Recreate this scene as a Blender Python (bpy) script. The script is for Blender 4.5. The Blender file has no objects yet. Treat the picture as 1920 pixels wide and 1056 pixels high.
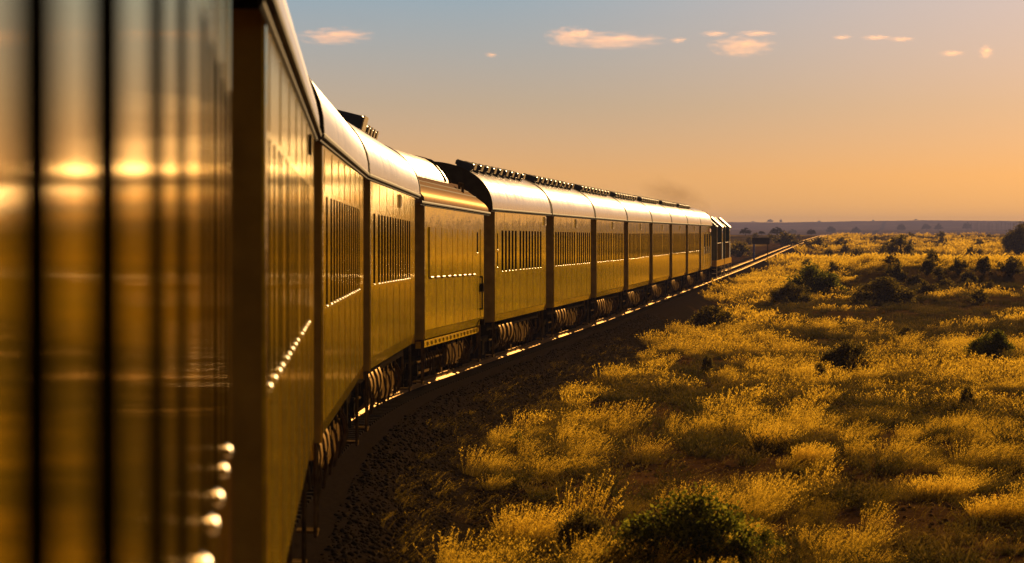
import bpy, math
import numpy as np
from mathutils import Matrix, Vector
R = math.radians
rng = np.random.default_rng(7)
scene = bpy.context.scene
COL = scene.collection

# ------------------------------------------------------------------ camera, light, exposure
FPX = 8800.0                     # focal length in pixels of the 1920 px wide photograph
CAMZ = 3.2
HORIZON = 435.0
cam = bpy.data.cameras.new("camera")
cam.sensor_width = 36.0
cam.lens = FPX / 1920 * 36.0
cam.clip_start = 0.2
cam.clip_end = 40000
cam.dof.use_dof = True
cam.dof.focus_distance = 125.0
cam.dof.aperture_fstop = 8.0
camo = bpy.data.objects.new("camera", cam)
COL.objects.link(camo)
camo.location = (0, 0, CAMZ)
camo.rotation_euler = (math.pi / 2 - math.atan((528 - HORIZON) / FPX), 0, 0)
scene.camera = camo

SUN_AZ, SUN_EL = R(19.0), R(13.5)          # azimuth clockwise from +Y (to the right), elevation
SUN_DIR = Vector((math.sin(SUN_AZ) * math.cos(SUN_EL), math.cos(SUN_AZ) * math.cos(SUN_EL), math.sin(SUN_EL)))
sun = bpy.data.lights.new("sun", 'SUN')
sun.energy = 5.0
sun.angle = R(0.6)
sun.color = (1.0, 0.62, 0.26)
suno = bpy.data.objects.new("sun", sun)
COL.objects.link(suno)
suno.rotation_euler = (-SUN_DIR).to_track_quat('-Z', 'Y').to_euler()

vs = scene.view_settings
vs.view_transform = 'Standard'
vs.look = 'None'
vs.exposure = 0.82
vs.gamma = 1.0
scene.cycles.max_bounces = 8
scene.cycles.transparent_max_bounces = 8
scene.cycles.volume_bounces = 3
scene.cycles.caustics_reflective = False
scene.cycles.caustics_refractive = False
scene.cycles.use_denoising = True

world = bpy.data.worlds.new("World")
scene.world = world
world.use_nodes = True


def build_world():
    nt = world.node_tree
    nt.nodes.clear()
    N, L = nt.nodes.new, nt.links.new
    out = N('ShaderNodeOutputWorld')
    add = N('ShaderNodeAddShader')
    bg1, bg2 = N('ShaderNodeBackground'), N('ShaderNodeBackground')
    sky = N('ShaderNodeTexSky')
    sky.sky_type = 'NISHITA'
    sky.sun_disc = False
    sky.sun_elevation = SUN_EL
    sky.sun_rotation = SUN_AZ
    sky.dust_density = 4.0
    sky.ozone_density = 1.0
    tint = N('ShaderNodeMix'); tint.data_type = 'RGBA'; tint.blend_type = 'MULTIPLY'
    tint.inputs[0].default_value = 1.0
    tint.inputs[7].default_value = (.035, .029, .022, 1)
    L(sky.outputs[0], tint.inputs[6])
    L(tint.outputs[2], bg1.inputs[0])
    bg1.inputs[1].default_value = 0.05
    tc = N('ShaderNodeTexCoord')
    nrm = N('ShaderNodeVectorMath'); nrm.operation = 'NORMALIZE'
    L(tc.outputs['Generated'], nrm.inputs[0])
    sep = N('ShaderNodeSeparateXYZ'); L(nrm.outputs[0], sep.inputs[0])
    # evening sky by elevation (cube root spreads the low part of the ramp)
    mx = N('ShaderNodeMath'); mx.operation = 'MAXIMUM'; mx.inputs[1].default_value = 0.0
    L(sep.outputs[2], mx.inputs[0])
    pw = N('ShaderNodeMath'); pw.operation = 'POWER'; pw.inputs[1].default_value = 1 / 3
    L(mx.outputs[0], pw.inputs[0])
    ramp = N('ShaderNodeValToRGB')
    cr = ramp.color_ramp
    stops = [(0.0, (1.25, .57, .06)), (.012, (.88, .45, .145)), (.027, (.52, .40, .275)), (.05, (.26, .38, .46)),
             (.12, (.15, .18, .20)), (.4, (.085, .08, .068)), (1.0, (.05, .043, .032))]
    while len(cr.elements) < len(stops):
        cr.elements.new(0.5)
    for e, (z, c) in zip(cr.elements, stops):
        e.position = z ** (1 / 3)
        e.color = (*c, 1)
    L(pw.outputs[0], ramp.inputs[0])
    dt = N('ShaderNodeVectorMath'); dt.operation = 'DOT_PRODUCT'
    L(nrm.outputs[0], dt.inputs[0]); dt.inputs[1].default_value = SUN_DIR
    # warm aureole towards the sun
    mr = N('ShaderNodeMapRange'); mr.interpolation_type = 'SMOOTHSTEP'
    mr.inputs[1].default_value = 0.925; mr.inputs[2].default_value = 0.985
    mr.inputs[3].default_value = 0.0; mr.inputs[4].default_value = 1.0
    L(dt.outputs['Value'], mr.inputs[0])
    m1 = N('ShaderNodeMix'); m1.data_type = 'RGBA'; m1.blend_type = 'ADD'
    m1.inputs[7].default_value = (.60, .20, .0, 1)
    L(mr.outputs[0], m1.inputs[0]); L(ramp.outputs[0], m1.inputs[6])
    # the sky away from the sun is dimmer and cooler
    mr2 = N('ShaderNodeMapRange')
    mr2.inputs[1].default_value = 0.85; mr2.inputs[2].default_value = -0.4
    mr2.inputs[3].default_value = 0.0; mr2.inputs[4].default_value = 0.85
    L(dt.outputs['Value'], mr2.inputs[0])
    m2 = N('ShaderNodeMix'); m2.data_type = 'RGBA'
    m2.inputs[7].default_value = (.080, .062, .045, 1)
    L(mr2.outputs[0], m2.inputs[0]); L(m1.outputs[2], m2.inputs[6])
    L(m2.outputs[2], bg2.inputs[0])
    bg2.inputs[1].default_value = 0.57
    L(bg1.outputs[0], add.inputs[0]); L(bg2.outputs[0], add.inputs[1])
    L(add.outputs[0], out.inputs[0])


build_world()

# ------------------------------------------------------------------ the line of the track
DS = 0.25
_S = np.arange(-120, 7500, DS)
_K = np.interp(_S, [-120, 0, 28, 56, 84, 112, 135, 320, 360, 1300, 1400], [.0006, .0006, .00076, .00082, .00224, .00014, 0, 0, .000012, .000012, 0])
_H = np.cumsum(_K) * DS
i0 = int(np.searchsorted(_S, 0))
_H += -0.0485 - _H[i0]
_X = np.cumsum(np.sin(_H)) * DS
_Y = np.cumsum(np.cos(_H)) * DS
_X += -0.19 - _X[i0]
_Y -= _Y[i0]
HALF = 1.45                               # half the width of a coach; the line above is the coach side
# centre line of the track
_CX = _X - HALF * np.cos(_H)
_CY = _Y + HALF * np.sin(_H)


def railz(Y):
    """height of the rail heads (world)"""
    return CAMZ + np.interp(Y, [-150, 0, 36, 60, 78, 103, 143, 170, 290, 400, 520, 687, 900, 1211, 1400, 2600, 7500],
                            [-2.6, -2.66, -2.74, -2.80, -2.88, -3.01, -3.07, -3.11, -3.13, -3.08, -2.85, -2.34, -1.65, -.72, -.75, -2.2, -2.2])


def cx_at(Y):
    return np.interp(Y, _CY, _CX)


def side_pt(s):
    return np.array([np.interp(s, _S, _X), np.interp(s, _S, _Y)])


# ------------------------------------------------------------------ noise and terrain height
def _hash(ix, iy, seed):
    h = (ix.astype(np.int64) * 374761393 + iy.astype(np.int64) * 668265263 + seed * 974711) & 0xffffffff
    h = ((h ^ (h >> 13)) * 1274126177) & 0xffffffff
    return ((h ^ (h >> 16)) & 0xffff) / 65535.0


def vnoise(x, y, seed=0):
    x, y = np.asarray(x, float), np.asarray(y, float)
    ix, iy = np.floor(x), np.floor(y)
    fx, fy = x - ix, y - iy
    fx, fy = fx * fx * (3 - 2 * fx), fy * fy * (3 - 2 * fy)
    a, b = _hash(ix, iy, seed), _hash(ix + 1, iy, seed)
    c, d = _hash(ix, iy + 1, seed), _hash(ix + 1, iy + 1, seed)
    return (a * (1 - fx) + b * fx) * (1 - fy) + (c * (1 - fx) + d * fx) * fy


def sstep(a, b, x):
    t = np.clip((np.asarray(x, float) - a) / (b - a), 0, 1)
    return t * t * (3 - 2 * t)


def terrain(X, Y):
    X, Y = np.asarray(X, float), np.asarray(Y, float)
    d = X - cx_at(Y)
    rz = railz(Y)
    near = 1 - sstep(190, 330, Y)
    field = rz - 0.35 - 0.55 * near
    w = sstep(2.5, 9, np.abs(d))
    field += w * (0.42 * (vnoise(X / 9, Y / 14, 1) - .5) + 0.26 * (vnoise(X / 2.3, Y / 4.1, 2) - .5))
    field += sstep(6, 60, np.abs(d)) * sstep(60, 500, Y) * 1.1 * (vnoise(X / 60, Y / 150, 3) - .5)
    # a low bank across the field on the right, facing the camera
    edge = 300 + 10 * (vnoise(X / 7, Y * 0, 5) - .5)
    field += 1.05 * sstep(0, 2.2, Y - edge) * sstep(20, 25, X) * (1 - sstep(330, 480, Y))
    # the far plain falls a little, then the ridge climbs at the horizon
    r1 = sstep(3000, 4200, Y) * (4.0 + 2.2 * (vnoise(X / 500, 0.3, 8) - .5))
    r2 = sstep(4600, 6300, Y) * (10.5 + 3.2 * np.exp(-((X - 560) / 170.0) ** 2) + 1.2 * (vnoise(X / 260, 1.3, 9) - .5))
    field += r1 + r2
    # the track bed
    bed = rz - 0.22
    shoulder = np.maximum(sstep(1.5, 2.75, np.abs(d)), sstep(1280, 1400, Y))
    return bed * (1 - shoulder) + field * shoulder


def at(px, py):
    """the point of the ground seen at a pixel of the photograph"""
    Y = np.geomspace(30, 6500, 6000)
    z = CAMZ + (HORIZON - py) / FPX * Y
    X = (px - 960) / FPX * Y
    g = terrain(X, Y)
    k = np.argmax(z <= g)
    if not (z <= g).any():
        k = len(Y) - 1
    return float(X[k]), float(Y[k]), float(g[k])


# ------------------------------------------------------------------ materials
def mat(name):
    m = bpy.data.materials.new(name)
    m.use_nodes = True
    nt = m.node_tree
    return m, nt, nt.nodes.get('Principled BSDF')


def noise_node(nt, scale, detail=4, vec=None, rough=.55):
    n = nt.nodes.new('ShaderNodeTexNoise')
    n.inputs['Scale'].default_value = scale
    n.inputs['Detail'].default_value = detail
    n.inputs['Roughness'].default_value = rough
    if vec is not None:
        nt.links.new(vec, n.inputs['Vector'])
    return n


def ramp_node(nt, fac, stops):
    r = nt.nodes.new('ShaderNodeValToRGB')
    while len(r.color_ramp.elements) < len(stops):
        r.color_ramp.elements.new(.5)
    for e, (p, c) in zip(r.color_ramp.elements, stops):
        e.position = p
        e.color = (*c, 1) if len(c) == 3 else c
    nt.links.new(fac, r.inputs[0])
    return r


def mapping(nt, scale, coord='Object'):
    tc = nt.nodes.new('ShaderNodeTexCoord')
    mp = nt.nodes.new('ShaderNodeMapping')
    mp.inputs['Scale'].default_value = scale
    nt.links.new(tc.outputs[coord], mp.inputs['Vector'])
    return mp.outputs[0]


def simple(name, col, rough=.6, metal=0.0, var=.35, scale=6, bump=0.0, spec=.5, coat=0.0):
    m, nt, p = mat(name)
    v = mapping(nt, (1, 1, 1))
    n = noise_node(nt, scale, 5, v)
    a = tuple(c * (1 - var) for c in col)
    b = tuple(min(1, c * (1 + var)) for c in col)
    r = ramp_node(nt, n.outputs['Fac'], [(.3, a), (.7, b)])
    nt.links.new(r.outputs[0], p.inputs['Base Color'])
    p.inputs['Roughness'].default_value = rough
    p.inputs['Metallic'].default_value = metal
    p.inputs['Specular IOR Level'].default_value = spec
    p.inputs['Coat Weight'].default_value = coat
    if bump:
        b_ = nt.nodes.new('ShaderNodeBump')
        b_.inputs['Strength'].default_value = 1.0
        b_.inputs['Distance'].default_value = bump
        nt.links.new(n.outputs['Fac'], b_.inputs['Height'])
        nt.links.new(b_.outputs[0], p.inputs['Normal'])
    return m


def paint_mat(name, col, rough, streak, wave, metal=0.0, ior=1.5, edge=(1, 1, 1), fine=0.0, tinted=False):
    """weathered coach paint: panels that wave a little along the side, dusty streaks, faint scratches, painted-in reflection mottling"""
    m, nt, p = mat(name)
    L = nt.links.new
    vs_ = mapping(nt, (1.2, 7.0, .35))
    n1 = noise_node(nt, 1.0, 5, vs_)
    v2 = mapping(nt, (1, .9, 1.6))
    n2 = noise_node(nt, 1.3, 4, v2)
    v3 = mapping(nt, (1, .5, 9))
    n3 = noise_node(nt, 2.0, 5, v3)
    r = ramp_node(nt, n2.outputs['Fac'], [(.25, tuple(c * .78 for c in col)), (.75, tuple(min(c * 1.1, .95) for c in col))])
    mx = nt.nodes.new('ShaderNodeMix'); mx.data_type = 'RGBA'; mx.blend_type = 'MULTIPLY'
    mx.inputs[0].default_value = .60
    r3 = ramp_node(nt, n3.outputs['Fac'], [(.32, (.48, .44, .38)), (.62, (1, 1, 1))])  # horizontal mottling painted in, standing for stretched reflections of the grass
    L(r.outputs[0], mx.inputs[6]); L(r3.outputs[0], mx.inputs[7])
    dm = nt.nodes.new('ShaderNodeMix'); dm.data_type = 'RGBA'; dm.blend_type = 'MULTIPLY'; dm.inputs[0].default_value = .45
    rd = ramp_node(nt, n1.outputs['Fac'], [(.34, (.5, .46, .40)), (.58, (1, 1, 1))])
    L(mx.outputs[2], dm.inputs[6]); L(rd.outputs[0], dm.inputs[7])
    L(dm.outputs[2], p.inputs['Base Color'])
    rr = nt.nodes.new('ShaderNodeMapRange')
    rr.inputs[1].default_value = .3; rr.inputs[2].default_value = .7
    rr.inputs[3].default_value = rough * .75; rr.inputs[4].default_value = rough * 1.35
    L(n1.outputs['Fac'], rr.inputs[0]); L(rr.outputs[0], p.inputs['Roughness'])
    p.inputs['Metallic'].default_value = metal
    p.inputs['IOR'].default_value = ior
    p.inputs['Specular Tint'].default_value = (*edge, 1)
    b1 = nt.nodes.new('ShaderNodeBump'); b1.inputs['Strength'].default_value = 1; b1.inputs['Distance'].default_value = streak
    L(n1.outputs['Fac'], b1.inputs['Height'])
    b2 = nt.nodes.new('ShaderNodeBump'); b2.inputs['Strength'].default_value = 1; b2.inputs['Distance'].default_value = wave
    L(n2.outputs['Fac'], b2.inputs['Height']); L(b1.outputs[0], b2.inputs['Normal'])
    last = b2
    if fine:
        b3 = nt.nodes.new('ShaderNodeBump'); b3.inputs['Strength'].default_value = 1; b3.inputs['Distance'].default_value = fine
        L(n3.outputs['Fac'], b3.inputs['Height']); L(b2.outputs[0], b3.inputs['Normal'])
        last = b3
    L(last.outputs[0], p.inputs['Normal'])
    if tinted:                               # enamel over brass-coloured paint: reflections take a golden cast
        col_out = p.inputs['Base Color'].links[0].from_socket
        rough_out = p.inputs['Roughness'].links[0].from_socket
        nt.nodes.remove(p)
        d, g = nt.nodes.new('ShaderNodeBsdfDiffuse'), nt.nodes.new('ShaderNodeBsdfGlossy')
        f, mix = nt.nodes.new('ShaderNodeFresnel'), nt.nodes.new('ShaderNodeMixShader')
        f.inputs['IOR'].default_value = ior
        g.inputs[0].default_value = (*edge, 1)
        L(col_out, d.inputs[0]); L(rough_out, g.inputs['Roughness'])
        for q in (d, g, f):
            L(last.outputs[0], q.inputs['Normal'])
        L(f.outputs[0], mix.inputs[0]); L(d.outputs[0], mix.inputs[1]); L(g.outputs[0], mix.inputs[2])
        L(mix.outputs[0], nt.nodes.get('Material Output').inputs[0])
    return m


def leaf_mat(name, cols, trans=.45, attr='tint', spec=0.0):
    m, nt, p = mat(name)
    L = nt.links.new
    nt.nodes.remove(p)
    out = nt.nodes.get('Material Output')
    if attr:
        a = nt.nodes.new('ShaderNodeAttribute'); a.attribute_name = attr
        fac = a.outputs['Fac']
    else:
        fac = noise_node(nt, 3, 3, mapping(nt, (1, 1, 1))).outputs['Fac']
    k = len(cols) - 1
    r = ramp_node(nt, fac, [(i / k, c) for i, c in enumerate(cols)])
    d = nt.nodes.new('ShaderNodeBsdfDiffuse'); t = nt.nodes.new('ShaderNodeBsdfTranslucent')
    L(r.outputs[0], d.inputs[0]); L(r.outputs[0], t.inputs[0])
    mx = nt.nodes.new('ShaderNodeMixShader'); mx.inputs[0].default_value = trans
    L(d.outputs[0], mx.inputs[1]); L(t.outputs[0], mx.inputs[2])
    L(mx.outputs[0], out.inputs[0])
    return m


M = {}
M['paint'] = paint_mat('coach_paint', (.95, .60, .008), .055, .0017, .0036, 0, 1.27, (1, .90, .64), .00024, True)
M['paint_dimmed'] = paint_mat('dimmed_coach_paint', (.34, .225, .006), .05, .0013, .0020, 0, 1.55, (1, .81, .51), .00014, True)  # coach paint darkened for the nearest coach, standing in for its grazing-angle dimness
M['paint_plain'] = paint_mat('van_paint', (.95, .60, .008), .07, .0014, .005, 0, 1.27, (1, .90, .64), .0003, True)
M['roof'] = paint_mat('roof_paint', (.17, .125, .118), .19, .0004, .002, .08)
M['roof_bright'] = paint_mat('monitor_paint', (.85, .80, .72), .24, .0005, .002, .8)
M['gutter'] = simple('gutter_metal', (.05, .035, .015), .8, 0, .35, 6, 0, .1)
M['dark'] = simple('underframe_grime', (.020, .014, .007), .9, .0, .5, 8, .004, 0)
M['black'] = simple('bellows_rubber', (.055, .034, .008), .9, .0, .4, 5, .004, .05)
M['end_wall'] = simple('end_wall_paint', (.42, .27, .05), .8, .0, .25, 5, 0, .1)
M['jamb'] = simple('window_jamb', (.020, .013, .004), .9, 0, .2, 3, 0, 0)
M['steel'] = simple('worn_steel', (.12, .070, .020), .9, 0, .6, 9, 0, 0)
M['tank'] = simple('tank_paint', (.40, .25, .07), .6, 0, .4, 5, 0, .1)
M['sill'] = simple('bright_sill', (.85, .78, .66), .24, .9, .1)
M['glass'] = simple('dark_window_glass', (.012, .010, .007), .06, .0, .2, 2, 0, .5)
M['vent'] = simple('vent_grey_paint', (.030, .034, .050), .45, 0, .3, 5)
M['lit_edge'] = simple('sunlit_edge_tone', (.5, .36, .16), .4, .2, .2)  # pale tone standing in for sunlit right-hand faces and edges


def matte(name, col, gloss=0.0, rough=.4, var=.35, scale=5):
    """diffuse with a small share of gloss that does not grow at grazing angles (rusty, dusty metal)"""
    m, nt, p = mat(name)
    nt.nodes.remove(p)
    out = nt.nodes.get('Material Output')
    n = noise_node(nt, scale, 4, mapping(nt, (1, 1, 1)))
    r = ramp_node(nt, n.outputs['Fac'], [(.3, tuple(c * (1 - var) for c in col)), (.7, tuple(c * (1 + var) for c in col))])
    d = nt.nodes.new('ShaderNodeBsdfDiffuse')
    nt.links.new(r.outputs[0], d.inputs[0])
    last = d
    if gloss:
        g = nt.nodes.new('ShaderNodeBsdfGlossy'); g.inputs['Roughness'].default_value = rough
        g.inputs[0].default_value = (.9, .62, .30, 1)
        mx = nt.nodes.new('ShaderNodeMixShader'); mx.inputs[0].default_value = gloss
        nt.links.new(d.outputs[0], mx.inputs[1]); nt.links.new(g.outputs[0], mx.inputs[2])
        last = mx
    nt.links.new(last.outputs[0], out.inputs[0])
    return m


M['rail_steel'] = matte('rail_steel', (.13, .076, .027), .07, .42)
M['glint'] = matte('sunlit_steel', (.21, .125, .033), .06, .35)
M['loco_yellow'] = matte('sole_bar_yellow', (.50, .27, .02), .05, .4)
M['roof_low'] = matte('low_roof_paint', (.13, .085, .075), .05, .3)
M['sleeper'] = simple('sleeper_timber', (.030, .022, .014), 1, 0, .4, 9, .01, 0)
M['stone'] = simple('ballast_stone', (.036, .025, .014), 1.0, 0, .6, 5, .006, 0.0)
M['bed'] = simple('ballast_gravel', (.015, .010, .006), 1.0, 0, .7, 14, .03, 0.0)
M['pebble'] = simple('brown_pebble', (.10, .055, .026), 1.0, 0, .6, 3, 0, 0)
M['bark'] = simple('bark', (.045, .030, .017), .95, 0, .4, 9, .01, .1)
M['loco_green'] = simple('locomotive_green', (.020, .045, .040), .32, 0, .3, 3)
M['yellow'] = simple('safety_yellow', (.42, .22, .012), .7, 0, .2, 4, 0, .1)
M['red'] = simple('red_paint', (.32, .03, .015), .45, 0, .2)
M['blue'] = simple('blue_paint', (.03, .07, .36), .5, 0, .2)
M['board'] = simple('weathered_board', (.022, .016, .010), .85, 0, .4, 4)
M['post'] = simple('wood_post', (.055, .042, .03), .9, 0, .4, 7)
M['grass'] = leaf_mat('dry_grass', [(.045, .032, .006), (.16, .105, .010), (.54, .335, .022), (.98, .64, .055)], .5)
M['brush'] = leaf_mat('brushwood', [(.020, .014, .005), (.050, .042, .008), (.12, .078, .014)], .4)
M['shrub'] = leaf_mat('shrub_leaf', [(.030, .025, .007), (.085, .066, .012), (.22, .155, .020)], .55)
M['shrub_green'] = leaf_mat('green_shrub_leaf', [(.030, .036, .005), (.085, .092, .009), (.24, .21, .016)], .55)
M['tree_leaf'] = leaf_mat('tree_leaf', [(.018, .018, .008), (.03, .03, .012), (.05, .045, .016)], .25)


def ground_mat():
    m, nt, p = mat('red_veld_soil')
    L = nt.links.new
    v = mapping(nt, (1, 1, 1))
    n1 = noise_node(nt, .35, 6, v)
    n2 = noise_node(nt, 5.0, 6, v, .7)
    r1 = ramp_node(nt, n1.outputs['Fac'], [(.3, (.040, .020, .010)), (.5, (.085, .042, .017)), (.7, (.15, .075, .026))])
    r2 = ramp_node(nt, n2.outputs['Fac'], [(.35, (.45, .42, .4)), (.65, (1, 1, 1))])
    mx = nt.nodes.new('ShaderNodeMix'); mx.data_type = 'RGBA'; mx.blend_type = 'MULTIPLY'; mx.inputs[0].default_value = 1
    L(r1.outputs[0], mx.inputs[6]); L(r2.outputs[0], mx.inputs[7])
    # dry grass cover takes over away from the line
    a = nt.nodes.new('ShaderNodeAttribute'); a.attribute_name = 'cover'
    n3 = noise_node(nt, .02, 6, mapping(nt, (1, .35, 1)), .65)
    r3 = ramp_node(nt, n3.outputs['Fac'], [(.42, (.026, .018, .007)), (.53, (.10, .060, .012)), (.66, (.45, .29, .03))])
    mc = nt.nodes.new('ShaderNodeMix'); mc.data_type = 'RGBA'
    L(a.outputs['Fac'], mc.inputs[0]); L(mx.outputs[2], mc.inputs[6]); L(r3.outputs[0], mc.inputs[7])
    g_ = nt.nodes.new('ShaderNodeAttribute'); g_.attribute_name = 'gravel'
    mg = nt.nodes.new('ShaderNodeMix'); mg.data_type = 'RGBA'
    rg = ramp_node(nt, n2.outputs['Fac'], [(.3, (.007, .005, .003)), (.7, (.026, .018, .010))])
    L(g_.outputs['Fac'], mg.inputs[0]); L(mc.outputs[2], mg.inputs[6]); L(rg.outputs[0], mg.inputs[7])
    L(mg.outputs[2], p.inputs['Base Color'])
    p.inputs['Roughness'].default_value = 1
    p.inputs['Specular IOR Level'].default_value = 0
    b = nt.nodes.new('ShaderNodeBump'); b.inputs['Strength'].default_value = 1; b.inputs['Distance'].default_value = .12
    L(n2.outputs['Fac'], b.inputs['Height']); L(b.outputs[0], p.inputs['Normal'])
    return m


M['ground'] = ground_mat()


# ------------------------------------------------------------------ mesh building
def link_mesh(name, me, material, parent=None, smooth=None):
    o = bpy.data.objects.new(name, me)
    if material is not None:
        me.materials.append(material)
    COL.objects.link(o)
    if parent is not None:
        o.parent = parent
    if smooth is not None:
        me.shade_smooth()
        me.set_sharp_from_angle(angle=R(smooth))
    return o


def np_mesh(name, V, Q, attrs=None):
    """mesh from numpy: V (n,3), Q (m,3) or (m,4)"""
    me = bpy.data.meshes.new(name)
    V = np.ascontiguousarray(V, np.float32)
    Q = np.ascontiguousarray(Q, np.int32)
    k = Q.shape[1]
    me.vertices.add(len(V)); me.vertices.foreach_set('co', V.ravel())
    me.loops.add(Q.size); me.loops.foreach_set('vertex_index', Q.ravel())
    me.polygons.add(len(Q))
    me.polygons.foreach_set('loop_start', np.arange(0, Q.size, k, dtype=np.int32))
    me.update(calc_edges=True)
    for n, a in (attrs or {}).items():
        at_ = me.attributes.new(n, 'FLOAT', 'POINT')
        at_.data.foreach_set('value', np.ascontiguousarray(a, np.float32))
    return me


class MB:
    def __init__(s):
        s.v, s.f = [], []

    def add(s, vs_, fs_):
        b = len(s.v)
        s.v += [tuple(map(float, q)) for q in vs_]
        s.f += [tuple(b + i for i in f) for f in fs_]
        return s

    def box(s, x0, x1, y0, y1, z0, z1):
        vs_ = [(x, y, z) for z in (z0, z1) for y in (y0, y1) for x in (x0, x1)]
        return s.add(vs_, [(0, 2, 3, 1), (4, 5, 7, 6), (0, 1, 5, 4), (2, 6, 7, 3), (0, 4, 6, 2), (1, 3, 7, 5)])

    def cyl(s, p0, p1, r0, r1=None, n=12, caps=True):
        p0, p1 = Vector(p0), Vector(p1)
        r1 = r0 if r1 is None else r1
        d = (p1 - p0).normalized()
        a = d.orthogonal().normalized(); b = d.cross(a)
        vs_ = []
        for p, r in ((p0, r0), (p1, r1)):
            for i in range(n):
                t = 2 * math.pi * i / n
                vs_.append(p + a * math.cos(t) * r + b * math.sin(t) * r)
        fs_ = [(i, (i + 1) % n, n + (i + 1) % n, n + i) for i in range(n)]
        if caps:
            fs_ += [tuple(range(n))[::-1], tuple(range(n, 2 * n))]
        return s.add(vs_, fs_)

    def tube(s, pts, r, n=6):
        for a, b in zip(pts[:-1], pts[1:]):
            s.cyl(a, b, r, r, n)
        return s

    def loft(s, prof, ys, close=False, caps=False):
        """prof: list of (x,z); extruded over ys"""
        n = len(prof)
        vs_ = [(x, y, z) for y in ys for x, z in prof]
        fs_ = []
        rngn = n if close else n - 1
        for j in range(len(ys) - 1):
            for i in range(rngn):
                a, b = j * n + i, j * n + (i + 1) % n
                fs_.append((a, a + n, b + n, b))
        if caps:
            fs_ += [tuple(range(n)), tuple(range((len(ys) - 1) * n, len(ys) * n))[::-1]]
        return s.add(vs_, fs_)

    def mesh(s, name):
        me = bpy.data.meshes.new(name)
        me.from_pydata(s.v, [], s.f)
        me.update()
        return me

    def build(s, name, material, parent=None, smooth=None):
        return link_mesh(name, s.mesh(name), material, parent, smooth)


def tag(o, label=None, cat=None, group=None, kind=None):
    if label: o['label'] = label
    if cat: o['category'] = cat
    if group: o['group'] = group
    if kind: o['kind'] = kind
    return o


def empty(name):
    o = bpy.data.objects.new(name, None)
    o.empty_display_size = .5
    COL.objects.link(o)
    return o


def copy_tree(o, parent=None):
    c = o.copy(); COL.objects.link(c)
    if parent is not None:
        c.parent = parent
    for ch in list(o.children):
        copy_tree(ch, c)
    return c


# ------------------------------------------------------------------ ground
def build_ground():
    d = np.concatenate([-np.geomspace(6, 6500, 46)[::-1], np.arange(-5.6, 26, .35), 26 * np.geomspace(1.02, 250, 90)])
    Y = np.concatenate([np.linspace(-110, 28, 40), np.arange(30, 175, .5), 175 * np.geomspace(1.004, 43, 330)])
    DD, YY = np.meshgrid(d, Y)
    XX = cx_at(YY) + DD
    ZZ = terrain(XX, YY)
    V = np.stack([XX, YY, ZZ], -1).reshape(-1, 3)
    nd = len(d)
    i = (np.arange(len(Y) - 1)[:, None] * nd + np.arange(nd - 1)[None]).ravel()
    Q = np.stack([i, i + 1, i + nd + 1, i + nd], -1)
    cover = sstep(3.5, 9, np.abs(DD)) * (.25 + .75 * sstep(120, 420, YY))
    cover = np.maximum(cover, sstep(1000, 1300, YY)) * (1 - .8 * sstep(1350, 1900, YY))
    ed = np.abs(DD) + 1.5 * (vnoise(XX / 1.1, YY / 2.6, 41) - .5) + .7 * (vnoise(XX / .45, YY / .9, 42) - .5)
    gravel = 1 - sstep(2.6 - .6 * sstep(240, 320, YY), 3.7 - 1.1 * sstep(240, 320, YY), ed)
    me = np_mesh('ground', V, Q, {'cover': cover.ravel(), 'gravel': gravel.ravel()})
    me.shade_smooth()
    tag(link_mesh('ground', me, M['ground']), kind='structure')


build_ground()


def sweep(name, prof, Y0, Y1, step, zoff, material, parent=None):
    """profile (offset from the centre line, height) swept along the track"""
    m = (_CY >= Y0) & (_CY <= Y1)
    idx = np.nonzero(m)[0][::step]
    P = np.stack([_CX[idx], _CY[idx]], -1)
    nx, ny = np.cos(_H[idx]), -np.sin(_H[idx])
    z = railz(P[:, 1]) + zoff
    prof = np.array(prof)
    n = len(prof)
    V = np.zeros((len(idx), n, 3))
    V[:, :, 0] = P[:, 0, None] + nx[:, None] * prof[None, :, 0]
    V[:, :, 1] = P[:, 1, None] + ny[:, None] * prof[None, :, 0]
    V[:, :, 2] = z[:, None] + prof[None, :, 1]
    a = (np.arange(len(idx) - 1)[:, None] * n + np.arange(n - 1)[None]).ravel()
    Q = np.stack([a, a + n, a + n + 1, a + 1], -1)
    return link_mesh(name, np_mesh(name, V.reshape(-1, 3), Q), material, parent)


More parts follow.
